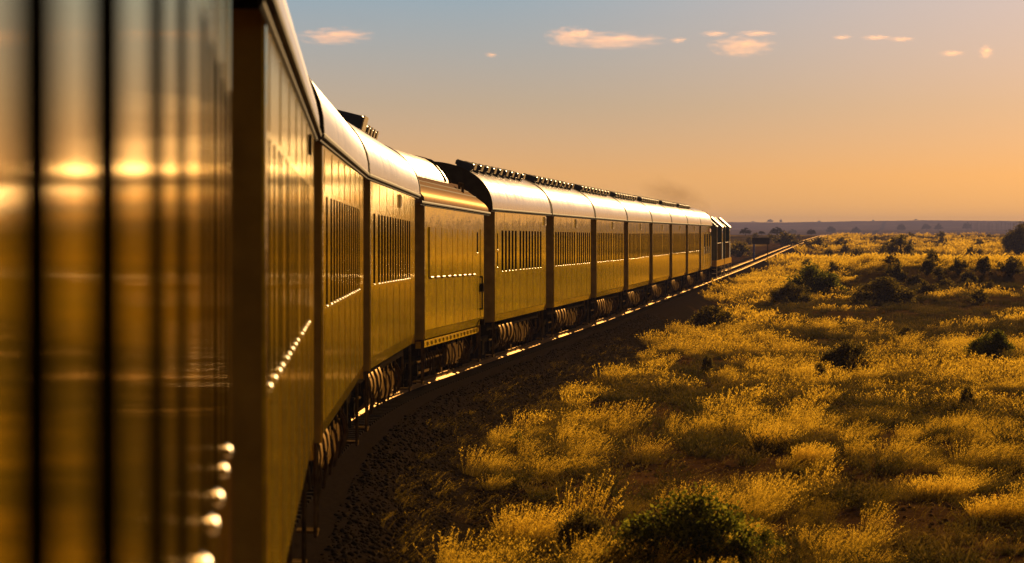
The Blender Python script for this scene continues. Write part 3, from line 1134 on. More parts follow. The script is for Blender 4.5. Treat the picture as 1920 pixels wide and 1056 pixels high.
def make_loco():
    """hood diesel: rear cab with chamfered roof edges, long hood, front cab, yellow sole bar and handrails"""
    root = empty('diesel_locomotive')
    W = 1.72
    f = MB(); f.box(-W + .05, W - .05, 1.2, 19.0, 1.10, 1.28)
    f.box(-.6, .6, .6, 19.6, .8, 1.08)
    f.build('underframe', M['dark'], root)
    sb = MB(); sb.box(W - .05, W, 1.15, 19.05, 1.06, 1.42); sb.box(-W + .05, W - .05, 1.12, 1.2, 1.06, 1.42)
    sb.box(-W, -W + .05, 1.15, 19.05, 1.06, 1.42)
    sb.build('sole_bar', M['loco_yellow'], root)
    hood = MB()
    hp = [(1.0, 1.28), (1.0, 3.5), (.82, 3.75), (-.82, 3.75), (-1.0, 3.5), (-1.0, 1.28)]
    hood.loft(hp, [1.9, 12.4], close=True, caps=True)
    hood.loft([(x * .98, z - .4 if z > 2 else z) for x, z in hp], [15.6, 18.3], close=True, caps=True)
    hd = hood.build('hood', M['loco_green'], root)
    g = MB()
    for y in np.arange(2.3, 12, 1.25):
        for z in np.arange(1.6, 3.3, .16):
            g.box(1.0, 1.02, y, y + 1.0, z, z + .07)
    g.build('grille', M['dark'], hd)
    tp = MB()
    for y, l, w, h in ((2.4, 1.8, .6, .30), (5.0, 1.2, .35, .42), (7.0, 2.0, .7, .25), (10.0, 1.4, .5, .35)):
        tp.box(-w, w, y, y + l, 3.75, 3.75 + h)
    tp.cyl((0, 5.6, 4.1), (0, 5.6, 4.5), .22, .2, 14)
    tp.build('roof_fan', M['dark'], hd)
    rd = MB(); rd.box(.2, .52, 4.3, 4.6, 3.75, 4.35); rd.build('red_panel', M['red'], hd)
    for (y0, y1) in ((1.3, 1.75), (12.4, 15.6)):
        cb = MB()
        cp = [(W, 1.42), (W, 3.42), (1.05, 4.02), (-1.05, 4.02), (-W, 3.42), (-W, 1.42)]
        cb.loft(cp, [y0, y1], close=True, caps=True)
        cab = cb.build('cab', M['loco_green'], root)
        rt = MB()
        rt.loft([(W + .05, 3.36), (W + .06, 3.44), (1.07, 4.07), (0, 4.09), (-1.07, 4.07), (-W - .06, 3.44), (-W - .05, 3.36)], [y0 - .06, y1 + .1])
        rt.build('cab_roof', M['loco_green'], cab)
        ed = MB(); ed.box(W + .002, W + .03, y0 + .02, y0 + .12, 1.45, 3.40)
        ed.build('rail_or_lit_edge', M['lit_edge'], cab)  # pale strip painting the sunlit right edge of the cab
        if y1 - y0 > 1:
            wn = MB(); wn.box(W + .002, W + .02, y0 + .6, y1 - .6, 2.5, 3.2)
            wn.build('window', M['glass'], cab)
    hr = MB()
    for y in np.arange(2.5, 12, 1.5):
        hr.cyl((W - .03, y, 1.42), (W - .03, y, 2.45), .02, .02, 6)
    hr.cyl((W - .03, 2.5, 2.45), (W - .03, 12.0, 2.45), .02, .02, 6)
    hr.build('rail_or_lit_edge', M['yellow'], root)
    ft = MB(); ft.box(-1.1, 1.1, 7.5, 12.0, .35, 1.06); ft.build('fuel_tank', M['dark'], root)
    st = MB()
    for y in (1.4, 12.2, 18.3):
        for z in (.35, .62, .88):
            st.box(W - .3, W - .01, y, y + .5, z, z + .03)
        st.box(W - .03, W, y - .03, y, .3, 1.1); st.box(W - .03, W, y + .5, y + .53, .3, 1.1)
    st.build('step', M['lit_edge'], root)
    for y in (4.6, 15.4):
        add_bogie(root, y)
    return root


lo = make_loco()
put_on_track(lo, Z1 + 12 * PITCH + .1)
tag(lo, 'rear dark green diesel locomotive with yellow sole bar, coupled to the plain van', 'locomotive', 'locomotives hauling the train')
lo2 = copy_tree(lo)
put_on_track(lo2, Z1 + 13 * PITCH - 2.6)
lo2['label'] = 'leading dark green diesel locomotive at the head of the train, nearest the open track'


# ------------------------------------------------------------------ grass
def tuft_proto(g, stems, R0, spread, H, segs, seeds, w, seed_len, heads=.55, basal=0):
    """one tussock: returns V (n,3), Q (m,4), t (n) along the stem, s (n) 1 for seed heads"""
    V, Q, T, Sd = [], [], [], []
    n = 0
    for _ in range(stems):
        a = g.random() * 2 * math.pi
        r = R0 * math.sqrt(g.random())
        b = np.array([r * math.cos(a), r * math.sin(a), -.03])
        a2 = a + g.normal() * .5
        out = np.array([math.cos(a2), math.sin(a2), 0.])
        lean = spread * (r / R0) * (.4 + .9 * g.random()) + .06 * g.random()
        L_ = H * (.55 + .5 * g.random())
        wd = g.random() * math.pi
        side = np.array([math.cos(wd), math.sin(wd), 0]) * w
        pts = []
        for k in range(segs + 1):
            t = k / segs
            p = b + out * lean * (t ** 1.5) * L_ / H + np.array([0, 0, L_ * (t - .16 * t * t * lean / max(spread, .01))])
            ww = side * (1 - .75 * t)
            V += [p - ww, p + ww]; T += [t, t]; Sd += [0, 0]
            pts.append(p)
        for k in range(segs):
            Q.append((n + 2 * k, n + 2 * k + 1, n + 2 * k + 3, n + 2 * k + 2))
        n += 2 * (segs + 1)
        for _k in range(seeds):
            t = 1 - heads * g.random() ** 1.4
            x = t * segs
            i = min(int(x), segs - 1)
            p = pts[i] + (pts[i + 1] - pts[i]) * (x - i)
            d = np.array([g.normal(), g.normal(), .7 + g.random()]); d /= np.linalg.norm(d)
            e = np.cross(d, [g.normal(), g.normal(), g.normal()]); e /= np.linalg.norm(e) + 1e-6
            l_, q = seed_len * (.6 + .8 * g.random()), seed_len * .15
            V += [p, p + d * l_ * .5 + e * q, p + d * l_, p + d * l_ * .5 - e * q]
            T += [t] * 4; Sd += [1] * 4
            Q.append((n, n + 1, n + 2, n + 3)); n += 4
    for _ in range(basal):                   # short brown leaves crowding the foot of the tussock, darkened as if shaded
        a = g.random() * 2 * math.pi
        r = R0 * 1.25 * math.sqrt(g.random())
        b = np.array([r * math.cos(a), r * math.sin(a), -.03])
        wd = g.random() * math.pi
        side = np.array([math.cos(wd), math.sin(wd), 0]) * w * 2.2
        tip = b + np.array([math.cos(a), math.sin(a), 0]) * spread * (r / R0) * .55 + np.array([g.normal() * .03, g.normal() * .03, H * (.30 + .28 * g.random())])
        V += [b - side, b + side, tip + side * .2, tip - side * .2]
        T += [0, 0, .30, .30]; Sd += [-.6] * 4
        Q.append((n, n + 1, n + 2, n + 3)); n += 4
    return np.array(V), np.array(Q), np.array(T), np.array(Sd, float)


def scatter(protos, X, Y, Z, S, tint, g, lean=.16):
    """joins scaled, turned copies of prototypes into arrays"""
    Vs, Qs, As = [], [], []
    base = 0
    pick = g.integers(0, len(protos), len(X))
    for k, (V, Q, T, Sd) in enumerate(protos):
        idx = np.nonzero(pick == k)[0]
        if not len(idx):
            continue
        a = g.random(len(idx)) * 2 * math.pi
        c, s = np.cos(a), np.sin(a)
        sc = S[idx]
        x = (V[None, :, 0] * c[:, None] - V[None, :, 1] * s[:, None]) * sc[:, None]
        y = (V[None, :, 0] * s[:, None] + V[None, :, 1] * c[:, None]) * sc[:, None]
        z = V[None, :, 2] * (sc * (.85 + .3 * g.random(len(idx))))[:, None]
        x = x + (T[None] ** 2) * (lean * sc)[:, None]
        P = np.stack([x + X[idx][:, None], y + Y[idx][:, None], z + Z[idx][:, None]], -1)
        Vs.append(P.reshape(-1, 3))
        n = len(V)
        Qs.append((np.arange(len(idx))[:, None, None] * n + Q[None]).reshape(-1, 4) + base)
        base += n * len(idx)
        tt = np.clip((tint[idx][:, None] * .78 + .22) * (.12 + .70 * T[None] ** 1.3) + .16 * Sd[None], 0, 1)  # browner foot, paler heads, deepened to paint backlit shading into the tint
        As.append(tt.ravel())
    return np.concatenate(Vs), np.concatenate(Qs), np.concatenate(As)


CLEAR = []                                   # (x, y, r) kept free of tufts (shrubs)


def tuft_points(n, Y0, Y1, g, p=1.0, x_lo=-.03, x_hi=.128, extra=1.5):
    """random ground points in the wedge the camera and its neighbourhood look over"""
    u = g.random(n)
    Y = np.sqrt(Y0 ** 2 + (Y1 ** 2 - Y0 ** 2) * u) if p == 1 else Y0 + (Y1 - Y0) * u ** p
    cx = cx_at(Y)
    lo = np.maximum(x_lo * Y, cx + 2.45 - .7 * sstep(170, 260, Y))
    hi = x_hi * Y + extra
    X = lo + (hi - lo) * g.random(n)
    return X, Y


def grass_mask(X, Y, g):
    d = X - cx_at(Y)
    patch = vnoise(X / 2.6, Y / 11, 21) * .55 + vnoise(X / 1.1, Y / 2.6, 22) * .25 + .2 * vnoise(X / 9, Y / 26, 24)
    far_ = vnoise(X / 26, Y / 60, 25) * .55 + vnoise(X / 8, Y / 22, 26) * .45
    w_ = sstep(140, 320, Y)
    pr = sstep(.40 + .06 * w_, .60, patch * (1 - w_) + far_ * w_)
    pr *= 1 - ((X > 19) & (Y > 268) & (Y < 304))
    pr *= sstep(2.3 - .7 * sstep(170, 260, Y), 4.4 - 1.9 * sstep(170, 260, Y), d + 2.0 * (vnoise(X / .8, Y / 2.5, 23) - .5))
    # the bare reddish ground near the line at the bottom of the view
    bare = np.exp(-(((X - .9) / 1.5) ** 2 + ((Y - 66) / 7.5) ** 2))
    bare2 = np.exp(-(((X - 4.3) / 1.6) ** 2 + ((Y - 93) / 6.0) ** 2))
    pr *= 1 - .93 * np.clip(1.3 * bare, 0, 1)
    pr *= 1 - .8 * bare2
    keep = g.random(len(X)) < pr
    for x, y, r in CLEAR:
        keep &= ((X - x) ** 2 + (Y - y) ** 2) > (r * .8) ** 2
    return keep


def spaced(X, Y, keep, r):
    cells, out = {}, np.zeros(len(X), bool)
    for i in np.nonzero(keep)[0]:
        cx, cy = int(X[i] // r), int(Y[i] // r)
        if any((X[i] - X[j]) ** 2 + (Y[i] - Y[j]) ** 2 < r * r for a in (-1, 0, 1) for b in (-1, 0, 1) for j in cells.get((cx + a, cy + b), ())):
            continue
        cells.setdefault((cx, cy), []).append(i)
        out[i] = True
    return out


def build_grass():
    g = np.random.default_rng(11)
    hi = [tuft_proto(g, 130, .20, .34, .50, 3, 11, .0020, .019, .5, 150) for _ in range(5)] + [tuft_proto(g, 75, .13, .18, .60, 3, 10, .0020, .022, .5, 60) for _ in range(2)]
    mid = [tuft_proto(g, 56, .21, .36, .50, 2, 5, .0042, .045, .5, 60) for _ in range(5)]
    low = [tuft_proto(g, 22, .25, .42, .50, 2, 3, .011, .11, .5, 18) for _ in range(4)]
    far = [tuft_proto(g, 12, .4, .6, .60, 1, 2, .04, .3) for _ in range(3)]
    parts = []
    for protos, n, Y0, Y1, s0, s1 in ((hi, 2200, 44, 92, .55, 1.35), (mid, 7200, 88, 190, .55, 1.4), (low, 7600, 185, 430, .6, 1.4), (far, 9500, 420, 1300, .7, 1.5)):
        X, Y = tuft_points(n, Y0, Y1, g, 1.0 if Y1 < 900 else 1.3)
        k = grass_mask(X, Y, g)
        if Y1 < 200:                         # tussocks keep their distance
            k = spaced(X, Y, k, .54)
        X, Y = X[k], Y[k]
        S = s0 + (s1 - s0) * g.random(len(X)) ** 1.7
        pale = g.random(len(X)) < .20 + .70 * sstep(.34, .60, vnoise(X / 2.6, Y / 7, 33))
        tint = np.where(pale, .72 + .28 * g.random(len(X)), -.12 + .30 * g.random(len(X)))
        S *= (.62 + .5 * vnoise(X / 4, Y / 6, 31)) * np.where(pale, 1.08, .72)
        parts.append(scatter(protos, X, Y, terrain(X, Y), S, tint, g))
    # low dark brushwood between the tussocks
    X, Y = tuft_points(7000, 46, 330, g, 1.25)
    d = X - cx_at(Y)
    k = (g.random(len(X)) < .25 + .75 * sstep(.45, .62, vnoise(X / 2.6, Y / 4.5, 51))) & (d > 3.0 + 1.2 * g.random(len(X))) & (g.random(len(X)) < .35 + .65 * sstep(60, 90, Y))
    X, Y = X[k], Y[k]
    br = [tuft_proto(g, 60, .16, .42, .34, 2, 4, .006, .05, .8) for _ in range(4)]
    scrub = scatter(br, X, Y, terrain(X, Y), .5 + 1.0 * g.random(len(X)) ** 2, g.random(len(X)) * 1.4, g, .03)
    me = np_mesh('brushwood', scrub[0], scrub[1], {'tint': scrub[2]})
    tag(link_mesh('brushwood', me, M['brush']), 'low dark brown brushwood growing between the golden tussocks', 'brushwood', kind='stuff')
    # short sparse blades on the soil and the shoulder
    sp = [tuft_proto(g, 9, .10, .20, .22, 2, 1, .003, .02) for _ in range(4)]
    X, Y = tuft_points(1500, 46, 120, g, 1.0, -.05, .125, 0)
    parts.append(scatter(sp, X, Y, terrain(X, Y), .5 + .8 * g.random(len(X)), g.random(len(X)) * .8, g))
    Y = 45 + 110 * g.random(700) ** 1.3
    X = cx_at(Y) + 1.8 + 1.9 * g.random(700)
    Z = np.maximum(terrain(X, Y), np.interp(X - cx_at(Y), [1.55, 1.8, 2.02, 2.1], [-.185, -.30, -.49, -3]) + railz(Y))
    parts.append(scatter(sp, X, Y, Z, .35 + .7 * g.random(700) ** 2, g.random(700) * .9, g))
    b = 0
    V, Q, A = [], [], []
    for v, q, a in parts:
        V.append(v); Q.append(q + b); A.append(a); b += len(v)
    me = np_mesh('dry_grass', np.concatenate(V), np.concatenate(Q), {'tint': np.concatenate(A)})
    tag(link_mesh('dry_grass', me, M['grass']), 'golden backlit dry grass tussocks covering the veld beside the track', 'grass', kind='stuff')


# ------------------------------------------------------------------ shrubs and trees
def leaf_cloud(g, n, size, shape):
    """n leaf quads; shape(g) gives a point"""
    P = np.array([shape(g) for _ in range(n)])
    d = g.normal(size=(n, 3)); d[:, 2] = np.abs(d[:, 2]) + .3
    d /= np.linalg.norm(d, axis=1)[:, None]
    e = np.cross(d, g.normal(size=(n, 3))); e /= np.linalg.norm(e, axis=1)[:, None] + 1e-6
    l_ = (size * (.6 + .8 * g.random(n)))[:, None]
    V = np.stack([P, P + d * l_ * .5 + e * l_ * .28, P + d * l_, P + d * l_ * .5 - e * l_ * .28], 1)
    Q = np.arange(4 * n).reshape(n, 4)
    A = np.repeat(g.random(n), 4)
    return V.reshape(-1, 3), Q, A


def shrub_proto(seed, mat_key, leaves=2600, size=.045, clumps=26, flat=.62):
    g = np.random.default_rng(seed)
    root = empty('shrub')
    cs = []
    for _ in range(clumps):
        a = g.random() * 2 * math.pi; r = .40 * math.sqrt(g.random())
        z = flat * (.25 + .75 * g.random()) * (1 - (r / .52) ** 2)
        cs.append((np.array([r * math.cos(a), r * math.sin(a), max(z, .06)]), .07 + .09 * g.random()))

    def shape(g_):
        c, r = cs[g_.integers(len(cs))]
        v = g_.normal(size=3); v /= np.linalg.norm(v)
        p = c + v * r * g_.random() ** .45
        p[2] = abs(p[2])
        return p
    V, Q, A = leaf_cloud(g, leaves, size, shape)
    # a few upright shoots break the outline
    link_mesh('foliage', np_mesh('foliage', V, Q, {'tint': A}), M[mat_key], root)
    mb = MB()
    for c, r in cs:
        mid = c * np.array([.45, .45, .5])
        mb.cyl((c[0] * .08, c[1] * .08, -.08), tuple(mid), .016, .011, 5, False)
        mb.cyl(tuple(mid), tuple(c + np.array([0, 0, r])), .010, .003, 5, False)
    mb.build('stem', M['bark'], root)
    return root


def tree_proto(seed, flat=True):
    """an acacia-like tree about 1 unit high"""
    g = np.random.default_rng(seed)
    root = empty('tree')
    cs = []
    for _ in range(46):
        a = g.random() * 2 * math.pi; r = .62 * math.sqrt(g.random())
        z = .20 + .70 * g.random() * (1 - (r / .72) ** 2) + (.05 if flat else 0)
        cs.append((np.array([r * math.cos(a), r * math.sin(a), z]), .07 + .09 * g.random()))

    def shape(g_):
        c, r = cs[g_.integers(len(cs))]
        v = g_.normal(size=3); v /= np.linalg.norm(v)
        return c + v * r * g_.random() ** .4 * np.array([1.25, 1.25, .75])
    V, Q, A = leaf_cloud(g, 4200, .075, shape)
    link_mesh('crown', np_mesh('crown', V, Q, {'tint': A}), M['tree_leaf'], root)
    mb = MB()
    mb.cyl((0, 0, -.1), (.02, .01, .28), .045, .032, 8)
    for c, r in cs[:14]:
        m_ = np.array([c[0] * .4, c[1] * .4, .28 + (c[2] - .28) * .5])
        mb.cyl((.02, .01, .26), tuple(m_), .022, .014, 6, False)
        mb.cyl(tuple(m_), tuple(c), .014, .005, 6, False)
    mb.build('trunk', M['bark'], root)
    return root


# shrubs: pixel of the foot, width and height in pixels of the photograph, kind, label
S_BIG = [
    (1290, 1072, 340, 165, 1, 'largest green shrub, at the bottom edge of the view in front of the bare soil'),
    (1092, 1052, 120, 100, 0, 'dark rounded shrub at the bottom, left of the largest green shrub'),
    (1432, 1052, 90, 70, 1, 'green shrub at the bottom edge, touching the right side of the largest green shrub'),
    (962, 850, 56, 44, 1, 'small green shrub on bare reddish soil by the ballast shoulder'),
    (1335, 622, 110, 46, 0, 'wide dark shrub nearest the train, below the locomotives'),
    (1326, 706, 30, 44, 0, 'small upright dark shrub below the wide shrub near the train'),
    (1528, 556, 130, 66, 1, 'tallest dark green shrub mass between the open track and the field'),
    (1482, 572, 90, 44, 0, 'low dark shrub against the left foot of the tallest shrub mass'),
    (1655, 572, 130, 50, 0, 'broad dark shrub right of the tallest shrub mass, before the dark bank'),
    (1590, 700, 118, 66, 0, 'broad dark shrub in the middle of the golden field'),
    (1538, 722, 36, 40, 0, 'small dark shrub at the left foot of the broad mid-field shrub'),
    (1858, 672, 98, 56, 1, 'green shrub near the right edge, halfway up the field'),
    (1815, 772, 40, 46, 0, 'solitary round dark shrub standing on bare ground at the right'),
    (1688, 492, 74, 48, 0, 'dark bushy shrub standing alone out on the plain, right of the track'),
    (1738, 492, 70, 24, 0, 'low dark shrub at the right foot of the lone plain bush'),
    (1662, 482, 26, 26, 0, 'small dark shrub at the left foot of the lone plain bush'),
    (1846, 512, 34, 28, 0, 'rounded dark shrub out on the plain beneath the right-hand tree'),
    (1893, 516, 56, 30, 0, 'wide dark shrub at the right edge, beneath the big tree'),
    (1608, 492, 40, 24, 0, 'dark low shrub beside the far end of the visible rails'),
    (1687, 532, 16, 16, 0, 'tiny round dark shrub at the left tip of the dark bank'),
    (1857, 542, 18, 16, 0, 'tiny round dark shrub on top of the dark bank'),
    (1498, 908, 44, 34, 0, 'dark shrub tucked between tall grass tussocks in the lower right'),
    (1738, 1040, 64, 36, 0, 'dark low shrub at the bottom edge in the right-hand grass'),
    (1612, 870, 36, 20, 0, 'small dark shrub in the gap between bright tussocks, lower right'),
    (1775, 545, 50, 20, 0, 'low dark shrub growing out of the dark bank'),
    (1578, 466, 36, 20, 0, 'dark shrub right beside the rails near their vanishing end'),
    (1640, 702, 30, 26, 0, 'small dark shrub at the right foot of the broad mid-field shrub'),
    (1460, 620, 46, 26, 0, 'small dark shrub between the near shrub and the mid-field shrub'),
    (1700, 640, 46, 26, 0, 'small dark shrub above and right of the broad mid-field shrub'),
    (1530, 470, 60, 24, 0, 'dark bush left of the rails near the vanishing end'),
    (1385, 482, 60, 26, 0, 'dark bush left of the open track, near the locomotive'),
    (1916, 478, 86, 62, 0, 'biggest dark bush out on the plain, cut by the right edge of the view'),
    (1470, 462, 70, 26, 0, 'dark bush behind the trackside board'),
]


def place(o, px, py, wpx, hpx, w0=1.0, h0=.62, rz=0.0):
    x, y, z = at(px, py)
    m_per_px = y / FPX
    o.location = (x, y, z - .02)
    sx = wpx * m_per_px / w0
    o.scale = (sx, sx, hpx * m_per_px / h0)
    o.rotation_euler = (0, 0, rz)
    return x, y, sx


def build_shrubs():
    g = np.random.default_rng(3)
    hi = {0: [shrub_proto(101, 'shrub', 9000, .036, 60), shrub_proto(102, 'shrub', 9000, .034, 52)],
          1: [shrub_proto(103, 'shrub_green', 12000, .032, 70, .5), shrub_proto(104, 'shrub_green', 11000, .032, 64, .58)]}
    lo_ = [shrub_proto(105, 'shrub', 1100, .085), shrub_proto(106, 'shrub', 1100, .08), shrub_proto(107, 'shrub', 1000, .09)]
    used = set()
    GR = 'shrubs scattered over the veld'

    def take(p):
        if id(p) in used:
            return copy_tree(p)
        used.add(id(p)); return p
    for i, (px, py, w, h, k, lab) in enumerate(S_BIG):
        p = lo_[i % 3] if (py < 600 and w < 80) else hi[k][i % 2]
        o = take(p)
        x, y, s = place(o, px, py, w, h, rz=g.random() * 6)
        CLEAR.append((x, y, s * .5))
        tag(o, lab, 'shrub', GR)
    # the many small ones further out: nothing tells them apart
    n = 0
    while n < 64:
        px, py = 1370 + 550 * g.random(), 446 + 130 * g.random() ** 1.5
        X, Y, Z = at(px, py)
        d = X - float(cx_at(Y))
        if (abs(d) < 4.5 and Y < 420) or abs(d) < 3.5 or (d < 0 and px < 1375):
            continue
        o = take(lo_[n % 3])
        w = (.5 + .8 * g.random()) * (1 + Y / 1200)
        o.location = (X, Y, Z - .03); o.scale = (w, w, w * (.8 + .5 * g.random())); o.rotation_euler = (0, 0, g.random() * 6)
        tag(o, 'small dark shrub, one of many dotted over the distant plain', 'shrub', 'small shrubs dotted over the distant plain')
        n += 1
    for plist in (hi[0], hi[1], lo_):
        for p in plist:
            if id(p) not in used:
                raise RuntimeError('unused prototype')


def build_trees():
    protos = [tree_proto(201), tree_proto(202, False), tree_proto(203)]
    used = set()
    T = [(1398, 441, 24, 13, 'round dark tree on the far plain, just right of the locomotive'),
         (1456, 441, 30, 15, 'wider dark tree on the far plain, left of the track end'),
         (1428, 440, 14, 7, 'tiny dark tree between the two round trees left of the track end'),
         (1486, 439, 18, 9, 'low dark tree right of the wider tree, left of the track end'),
         (1521, 441, 18, 11, 'small dark tree just left of the spot where the rails vanish'),
         (1558, 440, 20, 17, 'dark tree just right of the spot where the rails vanish'),
         (1605, 438, 20, 12, 'flat dark tree on the far plain, second right of the vanishing rails'),
         (1690, 434, 18, 14, 'pale hazy tree left of the pair of round trees on far plain'),
         (1737, 433, 18, 14, 'left one of the pair of round trees on the far plain'),
         (1760, 433, 18, 13, 'right one of the pair of round trees on the far plain'),
         (1813, 432, 18, 15, 'round dark tree at the left end of the line of far poles'),
         ]
    T2 = [(1444, 413.5, 13, 6), (1464, 413.5, 6, 6), (1412, 413.5, 7, 2.5), (1536, 414, 7, 3), (1637, 413, 6, 3), (1717, 412, 6, 3)]
    g = np.random.default_rng(8)
    for i, (px, py, w, h, lab) in enumerate(T):
        p = protos[i % 3]
        o = copy_tree(p) if id(p) in used else p
        used.add(id(p))
        x, y, s = place(o, px, py, w * 1.05, h * 1.0, 1.45, .95, g.random() * 6)
        tag(o, lab, 'tree', 'trees on the far plain')
    for i, (px, py, w, h) in enumerate(T2):
        o = copy_tree(protos[i % 3])
        Y = 6200.0
        X = (px - 960) / FPX * Y
        m = Y / FPX
        o.location = (X, Y, float(terrain(X, Y)) - .3)
        o.scale = (w * m / 1.4,) * 2 + (h * m / .9,)
        tag(o, 'tiny tree silhouetted on the crest of the far ridge', 'tree', 'trees on the far ridge')


build_shrubs()
build_trees()
build_grass()


# single grass tussocks that stand out in front
def build_feature_tufts():
    g = np.random.default_rng(19)
    F = [(985, 1040, 130, 100, 'feathery', 'bright feathery golden tussock at the bottom, leftmost of the grass by the dark stones'),
         (1098, 1010, 120, 135, 'stalks', 'tall thin seeding grass stalks rising behind the dark rounded shrub'),
         (1325, 1075, 90, 80, 'feathery', 'golden feathery tussock in front of the largest green shrub'),
         (1862, 985, 115, 60, 'feathery', 'brightest dense tussock near the bottom right corner'),
         (1440, 850, 90, 60, 'feathery', 'bright rounded tussock left of centre in the lower right field'),
         (1515, 880, 70, 52, 'feathery', 'bright tussock above the dark tucked-in shrub'),
         (1760, 940, 110, 52, 'feathery', 'wide bright tussock left of the brightest one in the corner')]
    for px, py, w, h, kind, lab in F:
        x, y, z = at(px, py)
        m = y / FPX
        if kind == 'stalks':
            V, Q, T, Sd = tuft_proto(g, 70, w * m * .36, .16, h * m * 1.0, 4, 16, .0026, .024, .5)
        else:
            V, Q, T, Sd = tuft_proto(g, 480, w * m * .36, w * m * .34, h * m * 1.05, 3, 10, .0020, .021, .5, 400)
        V = V.copy(); V[:, 0] += .12 * T ** 2
        A = np.clip(.12 + .72 * T ** 1.3 + .16 * Sd, 0, 1)  # foot-to-head tint: the grass's own tones plus painted backlit shading
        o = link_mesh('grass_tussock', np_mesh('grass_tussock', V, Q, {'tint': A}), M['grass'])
        o.location = (x, y, z)
        tag(o, lab, 'grass tussock', 'grass tussocks standing out in the foreground')


build_feature_tufts()


# ------------------------------------------------------------------ trackside board, far poles
def build_furniture():
    x, y, z = at(1412, 491)
    m = y / FPX
    t = empty('trackside_board'); t.location = (x, y, z)
    W, H0, H1 = 31 * m, 33 * m, 45 * m
    b = MB(); b.box(-.1, W, -.03, .03, H0, H1); b.build('board', M['board'], t)
    p = MB(); p.cyl((.10, .09, -.1), (.10, .09, H0 - .02), .10, .10, 10); p.build('post', M['blue'], t)
    p = MB(); p.cyl((.10, .09, H0 - .02), (.10, .09, H1 - .1), .06, .06, 10); p.cyl((W - .2, .09, -.1), (W - .2, .09, H1 - .1), .05, .05, 8)
    p.build('post', M['board'], t)
    tag(t, 'dark trackside board on a blue post, left of the open rails', 'sign')
    g = np.random.default_rng(4)
    f = empty('pole_fence')
    x, y, z = at(1860, 433)
    f.location = (x, y, z)
    me = MB().cyl((0, 0, -.5), (0, 0, 1), .055, .045, 7).mesh('post'); me.materials.append(M['post'])
    for i in range(18):
        px = 1822 + 5.6 * i + g.normal() * 1.2
        Y = y + 60 * g.normal() * .2
        X = (px - 960) / FPX * Y
        o = bpy.data.objects.new('post', me); COL.objects.link(o); o.parent = f
        o.location = (X - x, Y - y, float(terrain(X, Y)) - z)
        o.scale = (4, 4, (13 + 4 * g.random()) * Y / FPX)
    w = MB()
    for k in (.55, .85):
        w.cyl((-38 * y / FPX, 0, 13 * y / FPX * k), (62 * y / FPX, 0, 13 * y / FPX * k), .02, .02, 5)
    w.build('wire', M['post'], f)
    tag(f, 'row of thin dark poles standing on the far plain at the right', 'fence')


build_furniture()


# ------------------------------------------------------------------ smoke, clouds, haze
def volume_mat(name, col, density, aniso=0.0, noise=None, lo=.4, hi=.7, amp=1.9):
    m = bpy.data.materials.new(name); m.use_nodes = True
    nt = m.node_tree; nt.nodes.clear()
    L = nt.links.new
    out = nt.nodes.new('ShaderNodeOutputMaterial')
    v = nt.nodes.new('ShaderNodeVolumePrincipled')
    v.inputs['Color'].default_value = (*col, 1)
    v.inputs['Anisotropy'].default_value = aniso
    v.inputs['Density'].default_value = density
    L(v.outputs[0], out.inputs['Volume'])
    if noise:
        tc = nt.nodes.new('ShaderNodeTexCoord')
        n = noise_node(nt, noise, 4, tc.outputs['Object'], .6)
        ln = nt.nodes.new('ShaderNodeVectorMath'); ln.operation = 'LENGTH'
        L(tc.outputs['Object'], ln.inputs[0])
        # density fades towards the rim of the unit sphere, ragged by the noise
        a = nt.nodes.new('ShaderNodeMath'); a.operation = 'SUBTRACT'; a.inputs[0].default_value = 1.0
        L(ln.outputs['Value'], a.inputs[1])
        b = nt.nodes.new('ShaderNodeMath'); b.operation = 'MULTIPLY_ADD'; b.inputs[1].default_value = amp; b.inputs[2].default_value = -amp * .52
        L(n.outputs['Fac'], b.inputs[0])
        c = nt.nodes.new('ShaderNodeMath'); c.operation = 'ADD'
        L(a.outputs[0], c.inputs[0]); L(b.outputs[0], c.inputs[1])
        mr = nt.nodes.new('ShaderNodeMapRange'); mr.interpolation_type = 'SMOOTHSTEP'
        mr.inputs[1].default_value = lo; mr.inputs[2].default_value = hi
        mr.inputs[3].default_value = 0; mr.inputs[4].default_value = density
        L(c.outputs[0], mr.inputs[0]); L(mr.outputs[0], v.inputs['Density'])
    return m


def ball(name, material):
    mb = MB()
    n, k = 20, 10
    vs_ = [(0, 0, -1)]
    for j in range(1, k):
        t = math.pi * j / k - math.pi / 2
        vs_ += [(math.cos(t) * math.cos(2 * math.pi * i / n), math.cos(t) * math.sin(2 * math.pi * i / n), math.sin(t)) for i in range(n)]
    vs_.append((0, 0, 1))
    fs_ = [(0, 1 + (i + 1) % n, 1 + i) for i in range(n)]
    for j in range(k - 2):
        for i in range(n):
            a, b = 1 + j * n + i, 1 + j * n + (i + 1) % n
            fs_.append((a, b, b + n, a + n))
    e = 1 + (k - 2) * n
    fs_ += [(e + i, e + (i + 1) % n, len(vs_) - 1) for i in range(n)]
    mb.add(vs_, fs_)
    return mb.build(name, material)


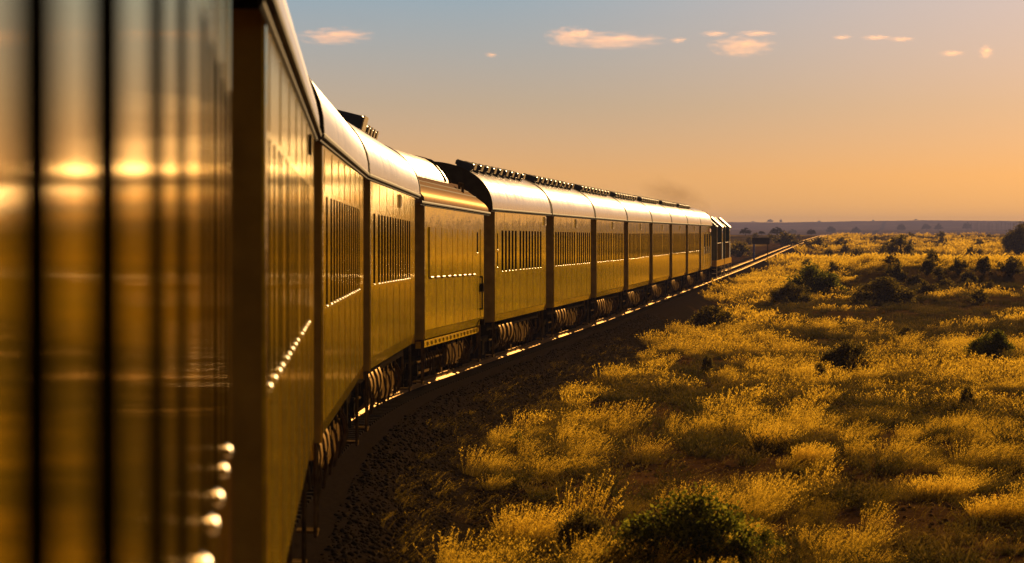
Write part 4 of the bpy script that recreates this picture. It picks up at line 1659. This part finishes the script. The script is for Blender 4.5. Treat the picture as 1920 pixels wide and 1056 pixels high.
def build_air():
    sm = ball('exhaust_smoke', volume_mat('smoke_volume', (.22, .12, .05), .032, 0, 1.6, -.1, .9))
    Y = 268.0
    m = Y / FPX
    sm.location = ((1262 - 960) * m, Y, CAMZ + (HORIZON - 366) * m)
    sm.scale = (75 * m, 9, 34 * m)
    sm.rotation_euler = (0, R(22), 0)
    tag(sm, 'faint brown exhaust smoke drifting above the coaches behind the locomotives', 'smoke', kind='stuff')
    cm = volume_mat('cloud_volume', (.96, .66, .50), .0050, .5, 2.6, .02, .9, 3.0)
    Cl = [(628, 68, 128, 26, 'small orange cloud just right of the nearest coach roof, low on the left'),
          (1150, 74, 175, 26, 'longest orange cloud, high in the middle of the sky'),
          (1068, 64, 80, 30, 'left end of the cloud bank in the middle, joined to the longest cloud'),
          (1097, 54, 40, 12, 'tiny cloud perched above the left end of the longest cloud'),
          (1402, 78, 112, 32, 'oval orange cloud right of the longest cloud'),
          (1352, 52, 48, 9, 'thin cloud streak above and left of the oval cloud'),
          (1436, 49, 70, 9, 'thin cloud streak above and right of the oval cloud'),
          (1286, 60, 26, 9, 'faint cloud wisp between the longest cloud and the oval cloud'),
          (1610, 52, 34, 7, 'leftmost of the three thin cloud streaks in the upper right'),
          (1682, 50, 52, 8, 'middle one of the three thin cloud streaks in the upper right'),
          (1736, 51, 46, 8, 'rightmost of the three thin cloud streaks in the upper right'),
          (1842, 77, 44, 10, 'small cloud lower down near the right edge of the sky'),
          (1916, 72, 26, 22, 'small cloud cut by the right edge of the view'),
          (918, 76, 20, 8, 'tiny orange cloud speck left of the longest cloud')]
    proto = None
    Y = 9500.0
    m = Y / FPX
    for i, (px, py, w, h, lab) in enumerate(Cl):
        if proto is None:
            proto = o = ball('cloud', cm)
        else:
            o = proto.copy(); COL.objects.link(o)
        o.location = ((px - 960) * m, Y + 60 * i, CAMZ + (HORIZON - py) * m)
        o.scale = (w * m * .62, 60, h * m * .72)
        o.rotation_euler = (0, 0, R((i * 37) % 20 - 10))
        tag(o, lab, 'cloud', 'small sunset clouds')


build_air()


def build_haze():
    m = bpy.data.materials.new('haze_air'); m.use_nodes = True
    nt = m.node_tree; nt.nodes.clear()
    out = nt.nodes.new('ShaderNodeOutputMaterial')
    v = nt.nodes.new('ShaderNodeVolumePrincipled')
    v.inputs['Color'].default_value = (.36, .40, .86, 1)
    v.inputs['Density'].default_value = .00012
    nt.links.new(v.outputs[0], out.inputs['Volume'])
    mb = MB(); mb.box(-7000, 7000, -200, 8200, -12, 28)
    tag(mb.build('haze', m, None), 'thin evening haze over the plain', 'haze', kind='stuff')


build_haze()
